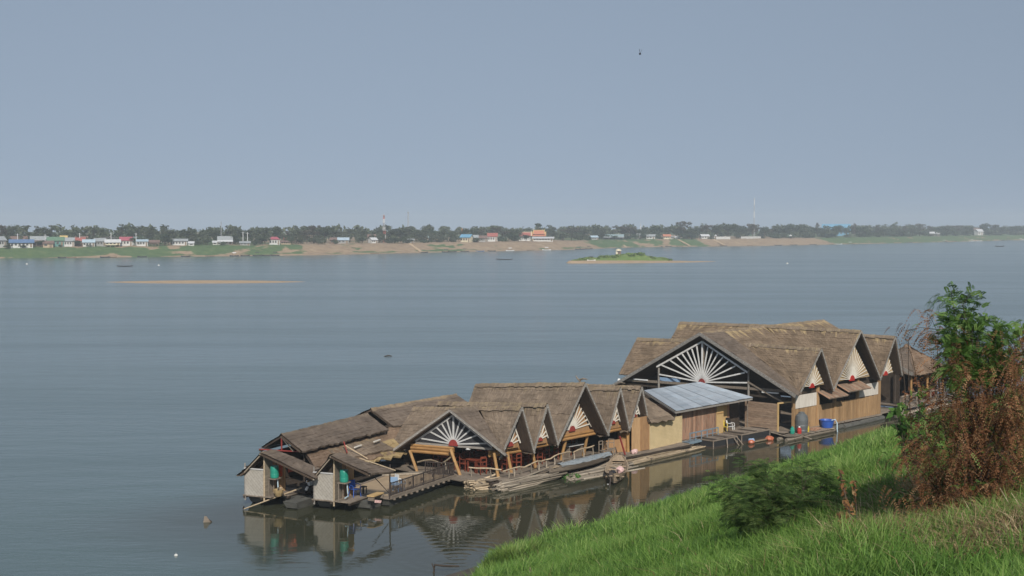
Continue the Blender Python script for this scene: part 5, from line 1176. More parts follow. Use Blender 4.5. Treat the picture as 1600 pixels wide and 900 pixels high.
# hanging cloths
def cloth(p, fr, rz, w, h, mat_, label, name='hanging_cloth', fold=.05):
    b_ = MB(); n, m_ = 10, 6; P = lambda i, j: Vector((w*(i/n-.5)*(1-.25*(j/m_)), fold*math.sin(i*1.9+j*.4)*(j/m_+.3), -h*j/m_*(1-.12*abs(math.sin(i)))))
    for i in range(n):
        for j in range(m_):
            q = [P(i,j), P(i+1,j), P(i+1,j+1), P(i,j+1)]; b_.face(q); b_.face([Vector((a.x,a.y+.012,a.z)) for a in q][::-1])
    o = b_.done(name, mat_, None, True); o.location = fr.w(p); o.rotation_euler = (0,0,fr.a+rz); return tag(o, label, 'cloth')
cloth((-1.75, 5.75, 2.35), F2, R(-20), .24, .85, CLOTHO, 'narrow bright orange cloth hanging behind the left green drum')
cloth((-.95, 5.55, 2.4), F2, R(-20), .62, .75, mk('brick red cloth', (.40,.085,.04), (.30,.06,.03), 4, rough=.9), 'brick red cloth hanging at the right side of the left hut')
cloth((-.95, .25, .57), F2, R(-90), .5, .16, PL['pink'], 'pale pink cloth drying on the bow of the deck pontoon', fold=.03)
# long tail motor on the left hut's platform
o = thing('longtail_motor', 'longtail boat motor with a white tank and a long pale shaft reaching into the water', 'motor', (-.7, 5.1, .55), F2)
part(o, 'engine_block', PL['black'], lambda m: (m.box((-.8,4.85,.85),(.55,.36,.36)), m.box((-.95,4.85,1.05),(.3,.3,.14)), m.lathe((-.55,4.85,.72),[(.2,0),(.22,.1),(.2,.28),(.1,.3)],10)))
part(o, 'fuel_tank', PL['white'], lambda m: m.box((-.62,4.67,1.1),(.34,.24,.26)))
part(o, 'exhaust', PL['white'], lambda m: m.tube((-1.0,4.65,.78),(-1.0,4.55,.95),.09,.07,8))
part(o, 'mount', IRON, lambda m: (m.box((-.8,4.85,.62),(.5,.3,.08)), m.tube((-.8,4.85,.5),(-.8,4.85,.7),.06,None,6)))
part(o, 'shaft', BAMB, lambda m: m.tube((-1.0,4.85,.9),(-3.62,6.86,.04),.045,.03,7)); part(o, 'tiller', IRON, lambda m: m.path([(-.6,4.8,.95),(0,4.6,1.15),(.4,4.5,1.2)],.03,5))
part(o, 'propeller', IRON, lambda m: [m.bar(Vector((-3.64,6.88,.05)), Vector((-3.64,6.88,.05))+Vector((.08*math.cos(k),.08*math.sin(k),.16*math.sin(k*1.7+1))), .07,.02) for k in (0,2.1,4.2)])
# things on the porches
o = thing('basket', 'split yellow bamboo basket on the floor of the left hut', 'basket', (-2.3, 5.55, .6), F2); ORG[o.name] = Vector()
part(o, 'bowl', TH_YEL, lambda m: m.lathe((0,0,0),[(.16,0),(.26,.2),(.3,.36),(.27,.34),(.14,.04)],10))
for k in range(5): part(o, 'loose_strip', BAMB, lambda m: m.bar((.1*k-.2,-.05,.25),(.16*k-.3,-.2+.05*k,.55-.03*k),.05,.015))
def stool(p, fr, mat_, label, h=.4, w=.34):
    o = thing('stool', label, 'stool', p, fr); ORG[o.name] = Vector(); part(o, 'seat', mat_, lambda m: m.box((0,0,h),(w,w*.8,.05)))
    for sx in (-1,1):
        for sy in (-1,1): part(o, 'leg', mat_, lambda m: m.bar((sx*w*.4,sy*w*.3,h),(sx*w*.46,sy*w*.36,0),.04))
stool((.15, 1.75, .57), F2, WOODD, 'dark wooden stool under the roof edge of the hut by the deck'); stool((28.9, -2.6, .42), F1, BOARD, 'tan wooden stool between the grey tank and the plank wall', .55, .5)
o = thing('bench', 'low plank bench at the front corner of the tan deck', 'bench', (-.9, .45, .57), F2); ORG[o.name] = Vector()
part(o, 'seat', PLY, lambda m: m.box((.1,0,.26),(1.1,.42,.06)));
for x in (-.35, .55): part(o, 'leg', WOODG, lambda m: m.box((x,0,.12),(.08,.36,.24)))
# restaurant chairs and tables
def wchair():
    o = thing('wooden_chair', 'x', 'chair', (0,0,0), F1, 'red brown chairs inside the restaurant'); ORG[o.name] = Vector()
    part(o, 'seat', REDW, lambda m: m.box((0,0,.45),(.46,.44,.05)))
    part(o, 'backrest', REDW, lambda m: (m.bar((-.2,.21,.98),(.2,.21,.98),.05,.12), m.bar((-.2,.21,.72),(.2,.21,.72),.04,.06)))
    for sx in (-1,1):
        part(o, 'leg', REDW, lambda m: m.bar((sx*.2,-.19,0),(sx*.2,-.19,.72),.05)); part(o, 'leg', REDW, lambda m: m.bar((sx*.2,.2,0),(sx*.2,.22,1.02),.05)); part(o, 'arm', REDW, lambda m: m.bar((sx*.21,-.2,.70),(sx*.21,.2,.70),.05,.03))
    return o
wc = wchair()
def wtable():
    o = thing('wooden_table', 'x', 'table', (0,0,0), F1, 'red brown tables inside the restaurant'); ORG[o.name] = Vector()
    part(o, 'tabletop', REDW, lambda m: m.box((0,0,.76),(1.25,.8,.06)))
    for sx in (-.52,.52):
        for sy in (-.32,.32): part(o, 'leg', REDW, lambda m: m.box((sx,sy,.37),(.08,.08,.74)))
    part(o, 'apron', REDW, lambda m: m.box((0,0,.68),(1.1,.66,.09)))
    return o
wt = wtable(); first = [True, True]
def put(kind, x, y, rz, label):
    i = 0 if kind == 'c' else 1; src = (wc, wt)[i]; o = src if first[i] else dup(src); first[i] = False
    o.location = F1.w((x,y,.5)); o.rotation_euler = (0,0,F1.a+R(rz)); o['label'] = label
BAY = ['under the wide end gable', 'behind the first pointed gable', 'behind the second pointed gable', 'below the tallest gable']
for bay, tabs in enumerate((((.7,2.4),(.6,4.6)), ((2.3,1.9),(2.4,3.9)), ((4.5,2.2),(4.6,4.2)), ((6.4,2.6),(8.4,3.0)))):
    for k, (x, y) in enumerate(tabs):
        put('t', x, y, 0, 'red brown table '+BAY[bay]+(', nearer the water' if k == 0 else ', deeper inside'))
        for dx, dy, rz in ((-.42,-.72,180),(.42,-.72,180),(-.42,.72,0),(.42,.72,0)): put('c', x+dx, y+dy, rz+random.uniform(-14,14), 'red brown chair drawn up to a table '+BAY[bay])
def ptable(x, y, rz, label):
    o = thing('plank_table', label, 'table', (x,y,.5), F1); ORG[o.name] = Vector(); o.rotation_euler = (0,0,F1.a+R(rz))
    part(o, 'tabletop', SPOKEG, lambda m: m.box((0,0,.72),(1.5,.8,.05)))
    for sx in (-.6,.6): part(o, 'leg', WOODG, lambda m: m.box((sx,0,.35),(.1,.6,.7)))
ptable(8.6, 1.9, 0, 'pale topped table right of the tallest gable post')
# potted plant
o = thing('potted_plant', 'leafy potted plant standing beside the tallest gable post', 'plant', (6.7, 1.9, .5), F1); ORG[o.name] = Vector()
part(o, 'pot', HUB, lambda m: m.lathe((0,0,0),[(.16,0),(.22,.3),(.24,.34),(.18,.34)],10)); V, F, tn = leaf_cloud([(0,0,.75),(.15,.1,1.0),(-.15,0,.95)],[.28,.24,.24],150,.12,1,41,shell=.2)
LM_PLANT = leaf_mat('bright leaves', [(.03,.09,.02),(.06,.16,.03),(.12,.24,.05)]); nobj('leaves', mesh_np('leaves', V, F, LM_PLANT, tn), o)
# ---------------------------------------------------------------- bamboo floats
def pole_bundle(label, x0, x1, ya, yb, zt, n, mat_, fr=F1, tilt=0., name='bamboo_bundle', r=.06, jx=.35):
    o = thing(name, label, 'bamboo bundle', ((x0+x1)/2, (ya+yb)/2, 0), fr)
    for k in range(n):
        y = random.uniform(ya, yb); z = random.uniform(-.03, zt*(1-.5*abs((y-ya)/(yb-ya)*2-1))); a = x0+random.uniform(-jx, jx); b_ = x1+random.uniform(-jx*1.3, jx*1.3); rr = r*random.uniform(.75, 1.25)
        w = tilt*(b_-a)+random.uniform(-.34, .34); up_ = random.uniform(.1, .35) if random.random() < .14 else 0
        part(o, 'bamboo_pole', mat_, lambda m: m.path([(a,y,z),((a+b_)/2,y+w/2,z+random.uniform(-.02,.05)),(b_,y+w,z+up_+random.uniform(-.06,.06))],[rr,rr*.95,rr*.8],6))
    for k in range(2): xx = x0+(x1-x0)*(.25+.5*k); part(o, 'lashing', WOODG, lambda m: m.bar((xx,ya-.05,zt*.75),(xx+.1,yb+.05+tilt*(xx-x0),zt*.8),.06,.04))
    return o
pole_bundle('short pile of cut bamboo floating at the corner of the deck', -1.55, -.15, .15, 1.5, .48, 46, BAMB, tilt=-.35, jx=.2)
pole_bundle('thick bamboo bundle floating before the first pointed gable', -.85, 4.2, -1.35, -.45, .50, 62, BAMBG, tilt=.03)
pole_bundle('bamboo bundle under the tarpaulin covered canoe', 4.6, 10.4, -1.75, -.7, .26, 44, BAMBG, tilt=.04)
pole_bundle('long loose bamboo poles floating before the woven straw wall', 10.8, 19.0, -1.2, -.25, .24, 46, BAMB, tilt=.10, jx=.8)
pole_bundle('few thin poles drifting outside the bundle under the canoe', 5.5, 9.5, -2.1, -1.75, .08, 6, BAMBG, tilt=-.03, jx=.9)
b_ = MB(); V, F, tn = leaf_cloud([(0,0,.08),(.35,.05,.06),(-.3,0,.05),(.1,.15,.1)],[.3,.28,.26,.2],340,.10,.55,43,shell=.1)
o = nobj('floating_weed', mesh_np('floating_weed', V, F, LM_PLANT, tn), loc=F1.w((4.75,-1.35,.05))); tag(o, 'small clump of bright green weed floating by the bamboo bundles', 'weed')
# ---------------------------------------------------------------- boats at the rafts
def canoe(name, label, a, b_, w, h, mat_, fr, extra=None):
    a, b_ = Vector(a), Vector(b_); c = (a+b_)/2; d = b_-a; o = thing(name, label, 'boat', c, fr); ORG[o.name] = Vector(); o.rotation_euler = (0, -math.atan2(d.z, d.xy.length), fr.a+math.atan2(d.y, d.x)); L_ = d.length
    hb = MB(); hull(hb, L_, w, h, .35, 13); hb.done('hull', mat_, o)
    return o, L_
CANW = mk('old boat boards', (.37,.285,.20), (.25,.19,.13), 3, (.5,4,4), .8, .1, .15)
o, L_ = canoe('covered_canoe', 'long canoe under a blue grey tarpaulin lying along the restaurant front', (3.1,-1.15,.42), (9.2,-.75,.5), .95, .36, WOODG, F1)
def f(m):
    n, k_ = 16, 6
    P = lambda i, j: Vector((-L_*.36+L_*.82*i/n, (j/k_-.5)*.86*math.sin(math.pi*(.18+.64*i/n))**.5, .38+.17*math.sin(math.pi*j/k_)+.018*math.sin(i*2.3+j*1.7)+.012*math.cos(i*5.1)))
    for i in range(n):
        for j in range(k_): m.face([P(i,j),P(i+1,j),P(i+1,j+1),P(i,j+1)])
part(o, 'tarpaulin', TARP, f, True)
for k in range(3): part(o, 'plank_end', BAMB, lambda m: m.box((-L_*.42+.12*k,.1-.12*k,.42),(.9,.14,.04)))
hb_ = Vector((6.35,80.9,-.05)); o = thing('wooden_boat', 'weathered wooden boat moored bow out before the woven straw wall', 'boat', hb_); ORG[o.name] = Vector(); o.rotation_euler = (0,0,R(83)); L_ = 7.4
b_ = MB(); hull(b_, L_, 1.4, .46, .5, 13, ); b_.done('hull', CANW, o)
for k in range(5): x = -2.4+1.15*k; part(o, 'thwart', CANW, lambda m: m.box((x,0,.40),(.16,1.1,.04)))
for k in range(6): x = -2.0+.8*k; part(o, 'rib', CANW, lambda m: m.box((x,0,.13),(.06,.62,.05)))
part(o, 'foredeck', CANW, lambda m: m.slab((2.2,-.4,.56),(3.3,-.16,.70),(3.3,.16,.70),(2.2,.4,.56),.05))
part(o, 'transom', CANW, lambda m: m.slab((-3.5,-.3,.66),(-3.5,.3,.66),(-2.9,.42,.50),(-2.9,-.42,.50),.05))
b_ = MB()
for k in range(5): b_.blob((6.35+.1*random.uniform(-1,1)+.12, 79.6+.25*random.uniform(-1,1), .52+.06*random.random()), .17, 7, 5, .25)
solo(b_, 'cloth_bundle', PL['pink'], 'pale pink bundle of cloth lying in the wooden boat', 'bundle', (6.45,79.6,.4), smooth=True)
b_ = MB(); b_.blob((6.02,79.5,.42), .2, 8, 5, .2, (1,1.7,.6)); solo(b_, 'dark_sack', PL['black'], 'dark sack beside the pink bundle in the wooden boat', 'sack', (6.02,79.5,.3), smooth=True)
o = thing('outboard_motor', 'small outboard motor hung at the near end of the wooden boat', 'motor', (5.75,77.6,.1)); ORG[o.name] = Vector()
part(o, 'cowl', IRON, lambda m: m.box((0,0,.55),(.22,.3,.26))); part(o, 'shaft', IRON, lambda m: m.tube((0,0,.5),(-.1,-.35,-.25),.04,.03,6)); part(o, 'float', SPOKEG, lambda m: m.blob((-.2,-.45,.04),.045,6,4,0))
b_ = MB(); [b_.blob((11.9+.14*k,-.35,.62+.03*(k%2)), .15, 7, 5, .2) for k in range(3)]; solo(b_, 'plastic_bag', PL['pink'], 'pale pink plastic bag on the raft edge by the door board', 'bag', (12.0,-.35,.5), F1, smooth=True)
b_ = MB(); b_.bar((11.0,-.45,.55),(10.75,-.2,1.75),.10,.06); solo(b_, 'leaning_plank', HUB, 'dark red plank leaning at the brown wall end', 'plank', (11,-.45,.5), F1)
for k, (x, y, l) in enumerate(((9.6,.2,1.0),(10.1,.1,.9),(10.6,.3,1.05))): 
    o = thing('plank_chair', ['grey broken chair frame right of the tallest gable', 'second grey chair frame, nearer the low brown panel', 'third chair frame touching the low brown panel'][k], 'chair', (x,y,.5), F1); ORG[o.name] = Vector(); o.rotation_euler = (0,0,F1.a+k)
    part(o, 'seat', WOODG, lambda m: m.box((0,0,.42),(.42,.4,.04))); part(o, 'backrest', WOODG, lambda m: (m.bar((-.18,.2,l),(.18,.2,l),.05), m.bar((-.18,.2,l*.8),(.18,.2,l*.8),.04)))
    for sx in (-1,1):
        for sy in (-1,1): part(o, 'leg', WOODG, lambda m: m.bar((sx*.18,sy*.18,0),(sx*.18,sy*.19,l if sy>0 else .42),.045))
# ---------------------------------------------------------------- fish cages
def cage(label, x0, x1, y0, y1, zt):
    o = thing('fish_cage', label, 'fish cage', ((x0+x1)/2,(y0+y1)/2,0), F1)
    for a, b_ in (((x0,y0),(x1,y0)),((x1,y0),(x1,y1)),((x1,y1),(x0,y1)),((x0,y1),(x0,y0))):
        panel(o, a, b_, -.4, zt-.04, NETM, 'net_side', .02); bar_(o, 'frame_pole', WOODG, (*a,zt), (*b_,zt), .09); bar_(o, 'float_pole', WOODD, (*a,.06), (*b_,.06), .14)
        post(o, (*a,-.4), (*a,zt+.05), .045, WOODG)
    n = int((x1-x0)/.45)
    for k in range(n): part(o, 'cover_board', WOODG if k % 3 else WOODD, lambda m: m.box((x0+(x1-x0)*(k+.5)/n,(y0+y1)/2,zt+.06+random.uniform(-.01,.01)),((x1-x0)/n*.9,(y1-y0)*random.uniform(.8,1),.03)))
    return o
NETM = mk('black net', (.028,.03,.032), (.02,.02,.022), 9, rough=.8)
cage('fish cage with weathered boards on top before the pale blue gangway', 19.5, 22.3, -1.2, .35, .55); cage('second fish cage, black netted, before the grey horizontal boards', 22.7, 26.2, -1.3, .2, .62)
for k, (a, b_) in enumerate((((21.0,-1.25,.55),(20.6,-1.6,-.1)),((21.8,-1.25,.55),(22.0,-1.65,-.1)),((22.1,-1.25,.6),(22.5,-1.65,-.1)))):
    m_ = MB(); m_.bar(a, b_, .06); solo(m_, 'slanting_pole', WOODG, ['left slanting pole at the front of the boarded fish cage', 'middle slanting pole at the front of the boarded fish cage', 'right slanting pole at the front of the boarded fish cage'][k], 'pole', a, F1)
for k, (x, y, r_) in enumerate(((23.2,-1.75,.22),(25.4,-1.8,.28))):
    m_ = MB(); m_.blob((x,y,.12), r_, 9, 6, .12, (1.3,1,.7)); solo(m_, 'orange_buoy', PL['orange'], ['smaller faded orange buoy left of the drifting plank', 'larger faded orange buoy at the right end of the drifting plank'][k], 'buoy', (x,y,0), F1, smooth=True)
m_ = MB(); m_.box((24.4,-1.7,.08),(1.5,.2,.06)); solo(m_, 'drifting_plank', BAMB, 'tan plank drifting between the two orange buoys', 'plank', (24.4,-1.7,0), F1)
m_ = MB(); m_.blob((23.7,-1.45,.14), .22, 8, 5, .2, (1.5,1,.6)); solo(m_, 'blue_sack', PL['lblue'], 'pale blue sack beside the smaller orange buoy', 'sack', (23.7,-1.45,0), F1, smooth=True)
# ---------------------------------------------------------------- landing in front of the hall
o = thing('landing_raft', 'narrow plank landing along the left part of the hall front', 'raft', (28.4,-2.7,0), F1)
for k in range(13): part(o, 'plank', WOODG if k % 2 else BAMBG, lambda m: m.box((26.1+.45*k,-2.75+random.uniform(-.06,.06),.30+random.uniform(-.015,.015)),(.42,.95,.05)))
for y in (-2.4,-3.05): part(o, 'float_pole', BAMBG, lambda m: m.tube((25.6,y,.1),(32.2,y,.12),.14,.12,7))
bar_(o, 'slanting_plank', WOODG, (25.2,-2.0,.62), (26.6,-3.2,.1), .22, .05); bar_(o, 'slanting_plank', WOODG, (27.2,-2.7,.4), (27.9,-3.7,.0), .12, .05)
o = thing('grey_tank', 'big dark grey water tank before the white washed panel', 'tank', (28.25,-2.62,.33), F1); ORG[o.name] = Vector()
part(o, 'shell', PL['tank'], lambda m: m.lathe((0,0,0),[(.42,0),(.46,.15),(.44,.2),(.47,.5),(.45,.55),(.47,.9),(.42,1.2),(.25,1.36),(.2,1.4)],18), True); part(o, 'lid', PL['tank'], lambda m: m.lathe((0,0,1.38),[(.22,0),(.22,.07),(.1,.1)],12))
o = thing('blue_tub', 'bright blue plastic tub with a white hose at the plank wall', 'tub', (31.55,-2.72,.34), F1); ORG[o.name] = Vector()
part(o, 'tub_wall', PL['blue'], lambda m: m.lathe((0,0,0),[(.40,0),(.52,.48),(.55,.52),(.56,.56),(.50,.56),(.47,.46),(.38,.06)],20), True)
part(o, 'hose', PL['pipe'], lambda m: m.path([(.3,-.2,.5),(.45,-.42,.58),(.5,-.55,.3),(.42,-.6,-.1),(.46,-.62,-.35)],.045,6))
part(o, 'table_frame', WOODG, lambda m: (m.box((0,0,-.04),(1.1,.9,.06))))
for k, (x, y, mt, lab, r_) in enumerate(((27.25,-2.5,'green','small green jar beside the grey tank',.16),(27.6,-2.85,'red','small red can beside the grey tank',.15),(28.75,-2.75,'yellow','yellow green bag leaning on the grey tank',.17))):
    o = thing(['green_jar','red_can','yellow_bag'][k], lab, ['jar','can','bag'][k], (x,y,.33), F1); ORG[o.name] = Vector()
    part(o, 'body', PL[mt], lambda m: m.lathe((0,0,0),[(r_,0),(r_*1.1,.2),(r_*.9,.38),(r_*.5,.44)],10), True); part(o, 'cap', PL['white'] if k else PL['green'], lambda m: m.lathe((0,0,.44),[(r_*.5,0),(r_*.45,.06),(r_*.2,.08)],8))
m_ = MB(); m_.box((29.9,-2.75,.38),(1.1,.5,.07), .2); m_.box((29.95,-2.7,.45),(.9,.4,.06), -.1); solo(m_, 'scrap_boards', RBOARD, 'small stack of reddish scrap boards left of the blue tub', 'boards', (29.9,-2.75,.33), F1)
# ---------------------------------------------------------------- loose things on the water and shore
p = at(323,816); o = thing('drifting_crate', 'broken dark crate corner sticking out of the water at lower left', 'crate', p); ORG[o.name] = Vector()
part(o, 'board', WOODG, lambda m: m.slab((-.12,0,.32),(.0,.02,.30),(.26,.05,-.1),(-.2,.0,-.15),.04)); part(o, 'board', WOODD, lambda m: m.slab((-.05,.02,.26),(.24,.05,.06),(.3,.08,-.1),(0,.1,-.1),.04))
p = at(607,557); m_ = MB(); m_.path([p+Vector((-.5,0,.03)),p+Vector((0,.1,.10)),p+Vector((.4,0,.05))],[.05,.08,.04],5); solo(m_, 'driftwood', WOODD, 'lone dark piece of driftwood far out on the river', 'driftwood', p)
p = at(905,836); m_ = MB(); [m_.blob((p.x+.22*k-.3,p.y+.05*(k%2),.06), .2, 7, 5, .25, (1.2,1,.5)) for k in range(4)]; solo(m_, 'red_bag', mk('faded red plastic', (.42,.07,.06), rough=.5), 'faded red plastic bag floating at the grassy edge', 'bag', p, smooth=True)
p = at(690,893,.05); m_ = MB(); m_.path([p+Vector((-.35,0,-.1)),p+Vector((-.3,.05,.28)),p+Vector((.1,.1,.22)),p+Vector((.75,.3,.16))],[.06,.05,.05,.03],6); m_.path([p+Vector((-.32,0,.1)),p+Vector((-.42,0,.36))],[.04,.02],5)
solo(m_, 'drift_branch', WOODD, 'dark broken branch stranded on the mud at the bottom edge', 'branch', p)
for px, py, mt, lab in ((858,855,'white','white scrap of plastic on the mud right of the tussock'),(752,888,'pipe','pale blue scrap of plastic on the mud left of the tussock'),(764,886,'white','white scrap of paper beside the pale blue scrap'),(922,834,'white','tiny white scrap beside the floating red bag')):
    p = ground_hit(px,py); m_ = MB(); m_.blob(p+Vector((0,0,.06)), .11, 6, 4, .3, (1.3,1,.6)); solo(m_, 'plastic_scrap', PL[mt], lab, 'litter', p)
def stake(px, py, top, label, r_=.05):
    p = ground_hit(px,py); d = p.y; h = (py-top)/FPX*d; o = thing('wooden_stake', label, 'stake', p); ORG[o.name] = Vector()
    part(o, 'shaft', BAMBG, lambda m: m.path([(0,0,-.6),(.01,0,h*.5),(-.01,0,h)],[r_,r_*.95,r_*.85],7)); part(o, 'split_top', BAMB, lambda m: m.tube((.01,0,h-.02),(-.012,.01,h+.05),r_*.6,r_*.2,5))
stake(1019,912,872,'grey wooden stake standing in the grass at the bottom edge',.075); stake(829,930,889,'short pale stake in front of the big grass tussock',.04)
# bird
p = atd(1000,84,62); o = thing('bird', 'small dark bird flying high above the river', 'bird', p); ORG[o.name] = Vector()
part(o, 'body', PL['black'], lambda m: m.blob((0,0,0),.05,8,6,0,(1,2.2,1)),True)
for s_ in (-1,1): part(o, 'wing', PL['black'], lambda m: m.slab((0,.05,.02),(0,-.05,.02),(s_*.06+.02,-.07,.19),(s_*.05+.04,0,.20),.01))
part(o, 'tail', PL['black'], lambda m: m.slab((-.02,-.1,0),(.02,-.1,0),(.03,-.17,0),(-.03,-.17,0),.01))

# ================================================================ plants of the near bank
def inframe(x, y, z, mx=90):
    z = z-HCAM; d = _c*y-_s*z; up = _s*y+_c*z; px = 800+FPX*x/d; py = 450-FPX*up/d
    return (px > -mx) & (px < 1600+mx) & (py < 1010) & (d > 3)
def blades(P, h, w, lean, tone, seed):
    """curved tapering blades: three triangles each"""
    g = np.random.default_rng(seed); n = len(P); a = g.uniform(0, 6.283, n); lx, ly = np.cos(a)*lean, np.sin(a)*lean
    lx = lx+.16*h; ly = ly+.05*h                                 # the wind leans them a little to the right
    b = g.uniform(0, 6.283, n); wx, wy = np.cos(b)*w, np.sin(b)*w; Z = np.zeros(n)
    r0 = P+np.stack([-wx, -wy, Z-.05], -1); r1 = P+np.stack([wx, wy, Z-.05], -1)
    mid = P+np.stack([lx*.35, ly*.35, h*.6], -1); m0 = mid+np.stack([-wx*.75, -wy*.75, Z], -1); m1 = mid+np.stack([wx*.75, wy*.75, Z], -1)
    tip = P+np.stack([lx, ly, h*(1-.35*np.clip(lean/np.maximum(h, .01), 0, 1))], -1)
    V = np.stack([r0, r1, m0, m1, tip], 1).reshape(-1, 3); k = np.arange(n)[:, None]*5
    F = (k[:, :, None]+np.array([[0, 1, 3], [0, 3, 2], [2, 3, 4]])[None]).reshape(-1, 3)
    return V, F, np.repeat(tone, 3)
N, N2 = 1900000, 420000
d_ = np.concatenate([rng.random(N)**.5*94+7, 8+rng.random(N2)**.6*19]); N += N2; x_ = rng.uniform(-.10, .42, N)*d_
s_ = bank_s(x_, d_); z_ = bank_z(x_, d_)
keep = (s_ > 1.5) & inframe(x_, d_, z_) & (rng.random(N) < np.clip((20/d_)**1.15, .11, 1))
edge = vnoise(x_, d_, 2.2, 21)
keep &= (s_ > 2.2+1.2*edge+np.clip((68-d_)/8, 0, 1.))
keep &= ~((d_ < 61) & (x_ < -.95+.6*(vnoise(x_, d_, .8, 22)-.5)))
x_, y_, z_, s_ = x_[keep], d_[keep], z_[keep], s_[keep]
D = y_; n = len(x_)
cl = vnoise(x_, y_, 1.4, 12); big = vnoise(x_, y_, 5.5, 13); mid_ = vnoise(x_, y_, .6, 15)
dry_c = ground_hit(1585, 880); dry2 = ground_hit(1425, 868); dry3 = ground_hit(1450, 812)
dd = np.hypot(x_-dry_c.x, (y_-dry_c.y)*.8); dry = np.clip(1.25-dd/.85, 0, 1)*.8
for q, r_, k in ((dry2, 1.1, .55), (dry3, 1.0, .5)): dry = np.maximum(dry, k*np.clip(1.3-np.hypot(x_-q.x, (y_-q.y)*.6)/r_, 0, 1))
near_dry = np.clip((15-D)/8, 0, .3)
isdry = rng.random(n) < np.clip(dry+near_dry*.14*(cl > .55)+.007+.035*(mid_ > .78), 0, .9)
h = (.20+.50*cl**1.5+.22*big+.16*mid_)*rng.uniform(.55, 1.3, n)*np.where(s_ < 3, .8, 1)
h *= np.interp(D, [8, 16, 30, 60], [.6, .72, .95, 1.15])
lean = h*rng.uniform(.1, .75, n)*np.interp(D, [8, 30], [1.25, 1.])
w = (.0028+.00034*D)*rng.uniform(.7, 1.4, n)
tone = np.clip(-.02+.28*cl+.30*(big-.3)+.62*rng.random(n)**1.3, 0, 1)
P = np.stack([x_, y_, z_], -1)
GRASS = leaf_mat('bank grass', [(.028, .068, .013), (.088, .178, .031), (.165, .28, .055), (.31, .39, .13)], .55, .4)
DRYG = leaf_mat('dry bank grass', [(.17, .115, .055), (.30, .22, .105), (.42, .33, .18), (.50, .42, .26)], .7, .3)
g_ = ~isdry
V, F, tn = blades(P[g_], h[g_], w[g_], lean[g_], tone[g_], 1); o = nobj('grass', mesh_np('grass', V, F, GRASS, tn)); tag(o, 'tall bright green grass covering the near bank', 'grass', kind='stuff')
V, F, tn = blades(P[isdry], h[isdry]*1.02, w[isdry]*.85, lean[isdry]*1.7, rng.random(isdry.sum()), 2); o = nobj('dry_grass', mesh_np('dry_grass', V, F, DRYG, tn)); tag(o, 'straw coloured dry grass lying at the lower right of the bank', 'dry grass', kind='stuff')
# big tussock at the water's edge
def tussock(px, py, rad, hh, n, label, seed, mat_=None):
    c = ground_hit(px, py); g = np.random.default_rng(seed); a = g.uniform(0, 6.283, n); r_ = rad*np.sqrt(g.random(n)); x, y = c.x+r_*np.cos(a), c.y+r_*np.sin(a)*.9
    P = np.stack([x, y, bank_z(x, y)], -1); h = hh*(1-.55*(r_/rad)**2)*g.uniform(.7, 1.15, n); V, F, tn = blades(P-np.array(c), h, (.005+.0003*c.y)*g.uniform(.7, 1.3, n), h*g.uniform(.15, .6, n), np.clip(g.random(n)*.6+.3*(1-r_/rad)+.1, 0, 1), seed)
    o = nobj('grass_tussock', mesh_np('grass_tussock', V, F, mat_ or GRASS, tn), loc=c); tag(o, label, 'tussock')
tussock(806, 898, 1.35, 1.15, 5200, 'big rounded grass tussock at the mud edge at the bottom', 5); tussock(1090, 818, 1.3, 1.0, 4500, 'tall grass tussock at the water edge left of the feathery shrub', 6)
tussock(1440, 812, .28, .75, 420, 'upright straw coloured tussock below the withered tree', 8, DRYG)
# fronds: feathery leaves of many leaflets
def fronds(orig, dirs, L_, npair, lw, seed, droop=.5, ll=.16, tw=.25):
    g = np.random.default_rng(seed); n = len(orig); dirs = dirs/np.linalg.norm(dirs, axis=1)[:, None]
    side = np.cross(dirs, np.array([0, 0, 1.])+g.normal(size=(n, 3))*tw); side /= np.linalg.norm(side, axis=1)[:, None]+1e-9
    VV = []; tone = []; fr_t = g.random(n)
    for k in range(npair):
        t = (k+.8)/npair; p = orig+dirs*(L_*t)[:, None]; p[:, 2] -= droop*L_*t*t
        env = math.sin(math.pi*min(1, .18+.80*t))**.7
        for sg in (-1, 1):
            q = p+side*sg*(L_*ll*env)[:, None]+dirs*(L_*.05)[:, None]; q[:, 2] -= .25*L_*ll*droop
            wv = dirs*(lw*L_)[:, None]; mm = (p+q)/2
            VV.append(np.stack([p, mm-wv, q, mm+wv], 1)); tone.append(np.clip(fr_t*.75+.25*g.random(n), 0, 1))
    V = np.stack(VV, 1).reshape(-1, 3); F = np.arange(len(V)).reshape(-1, 4); return V, F, np.stack(tone, 1).ravel()
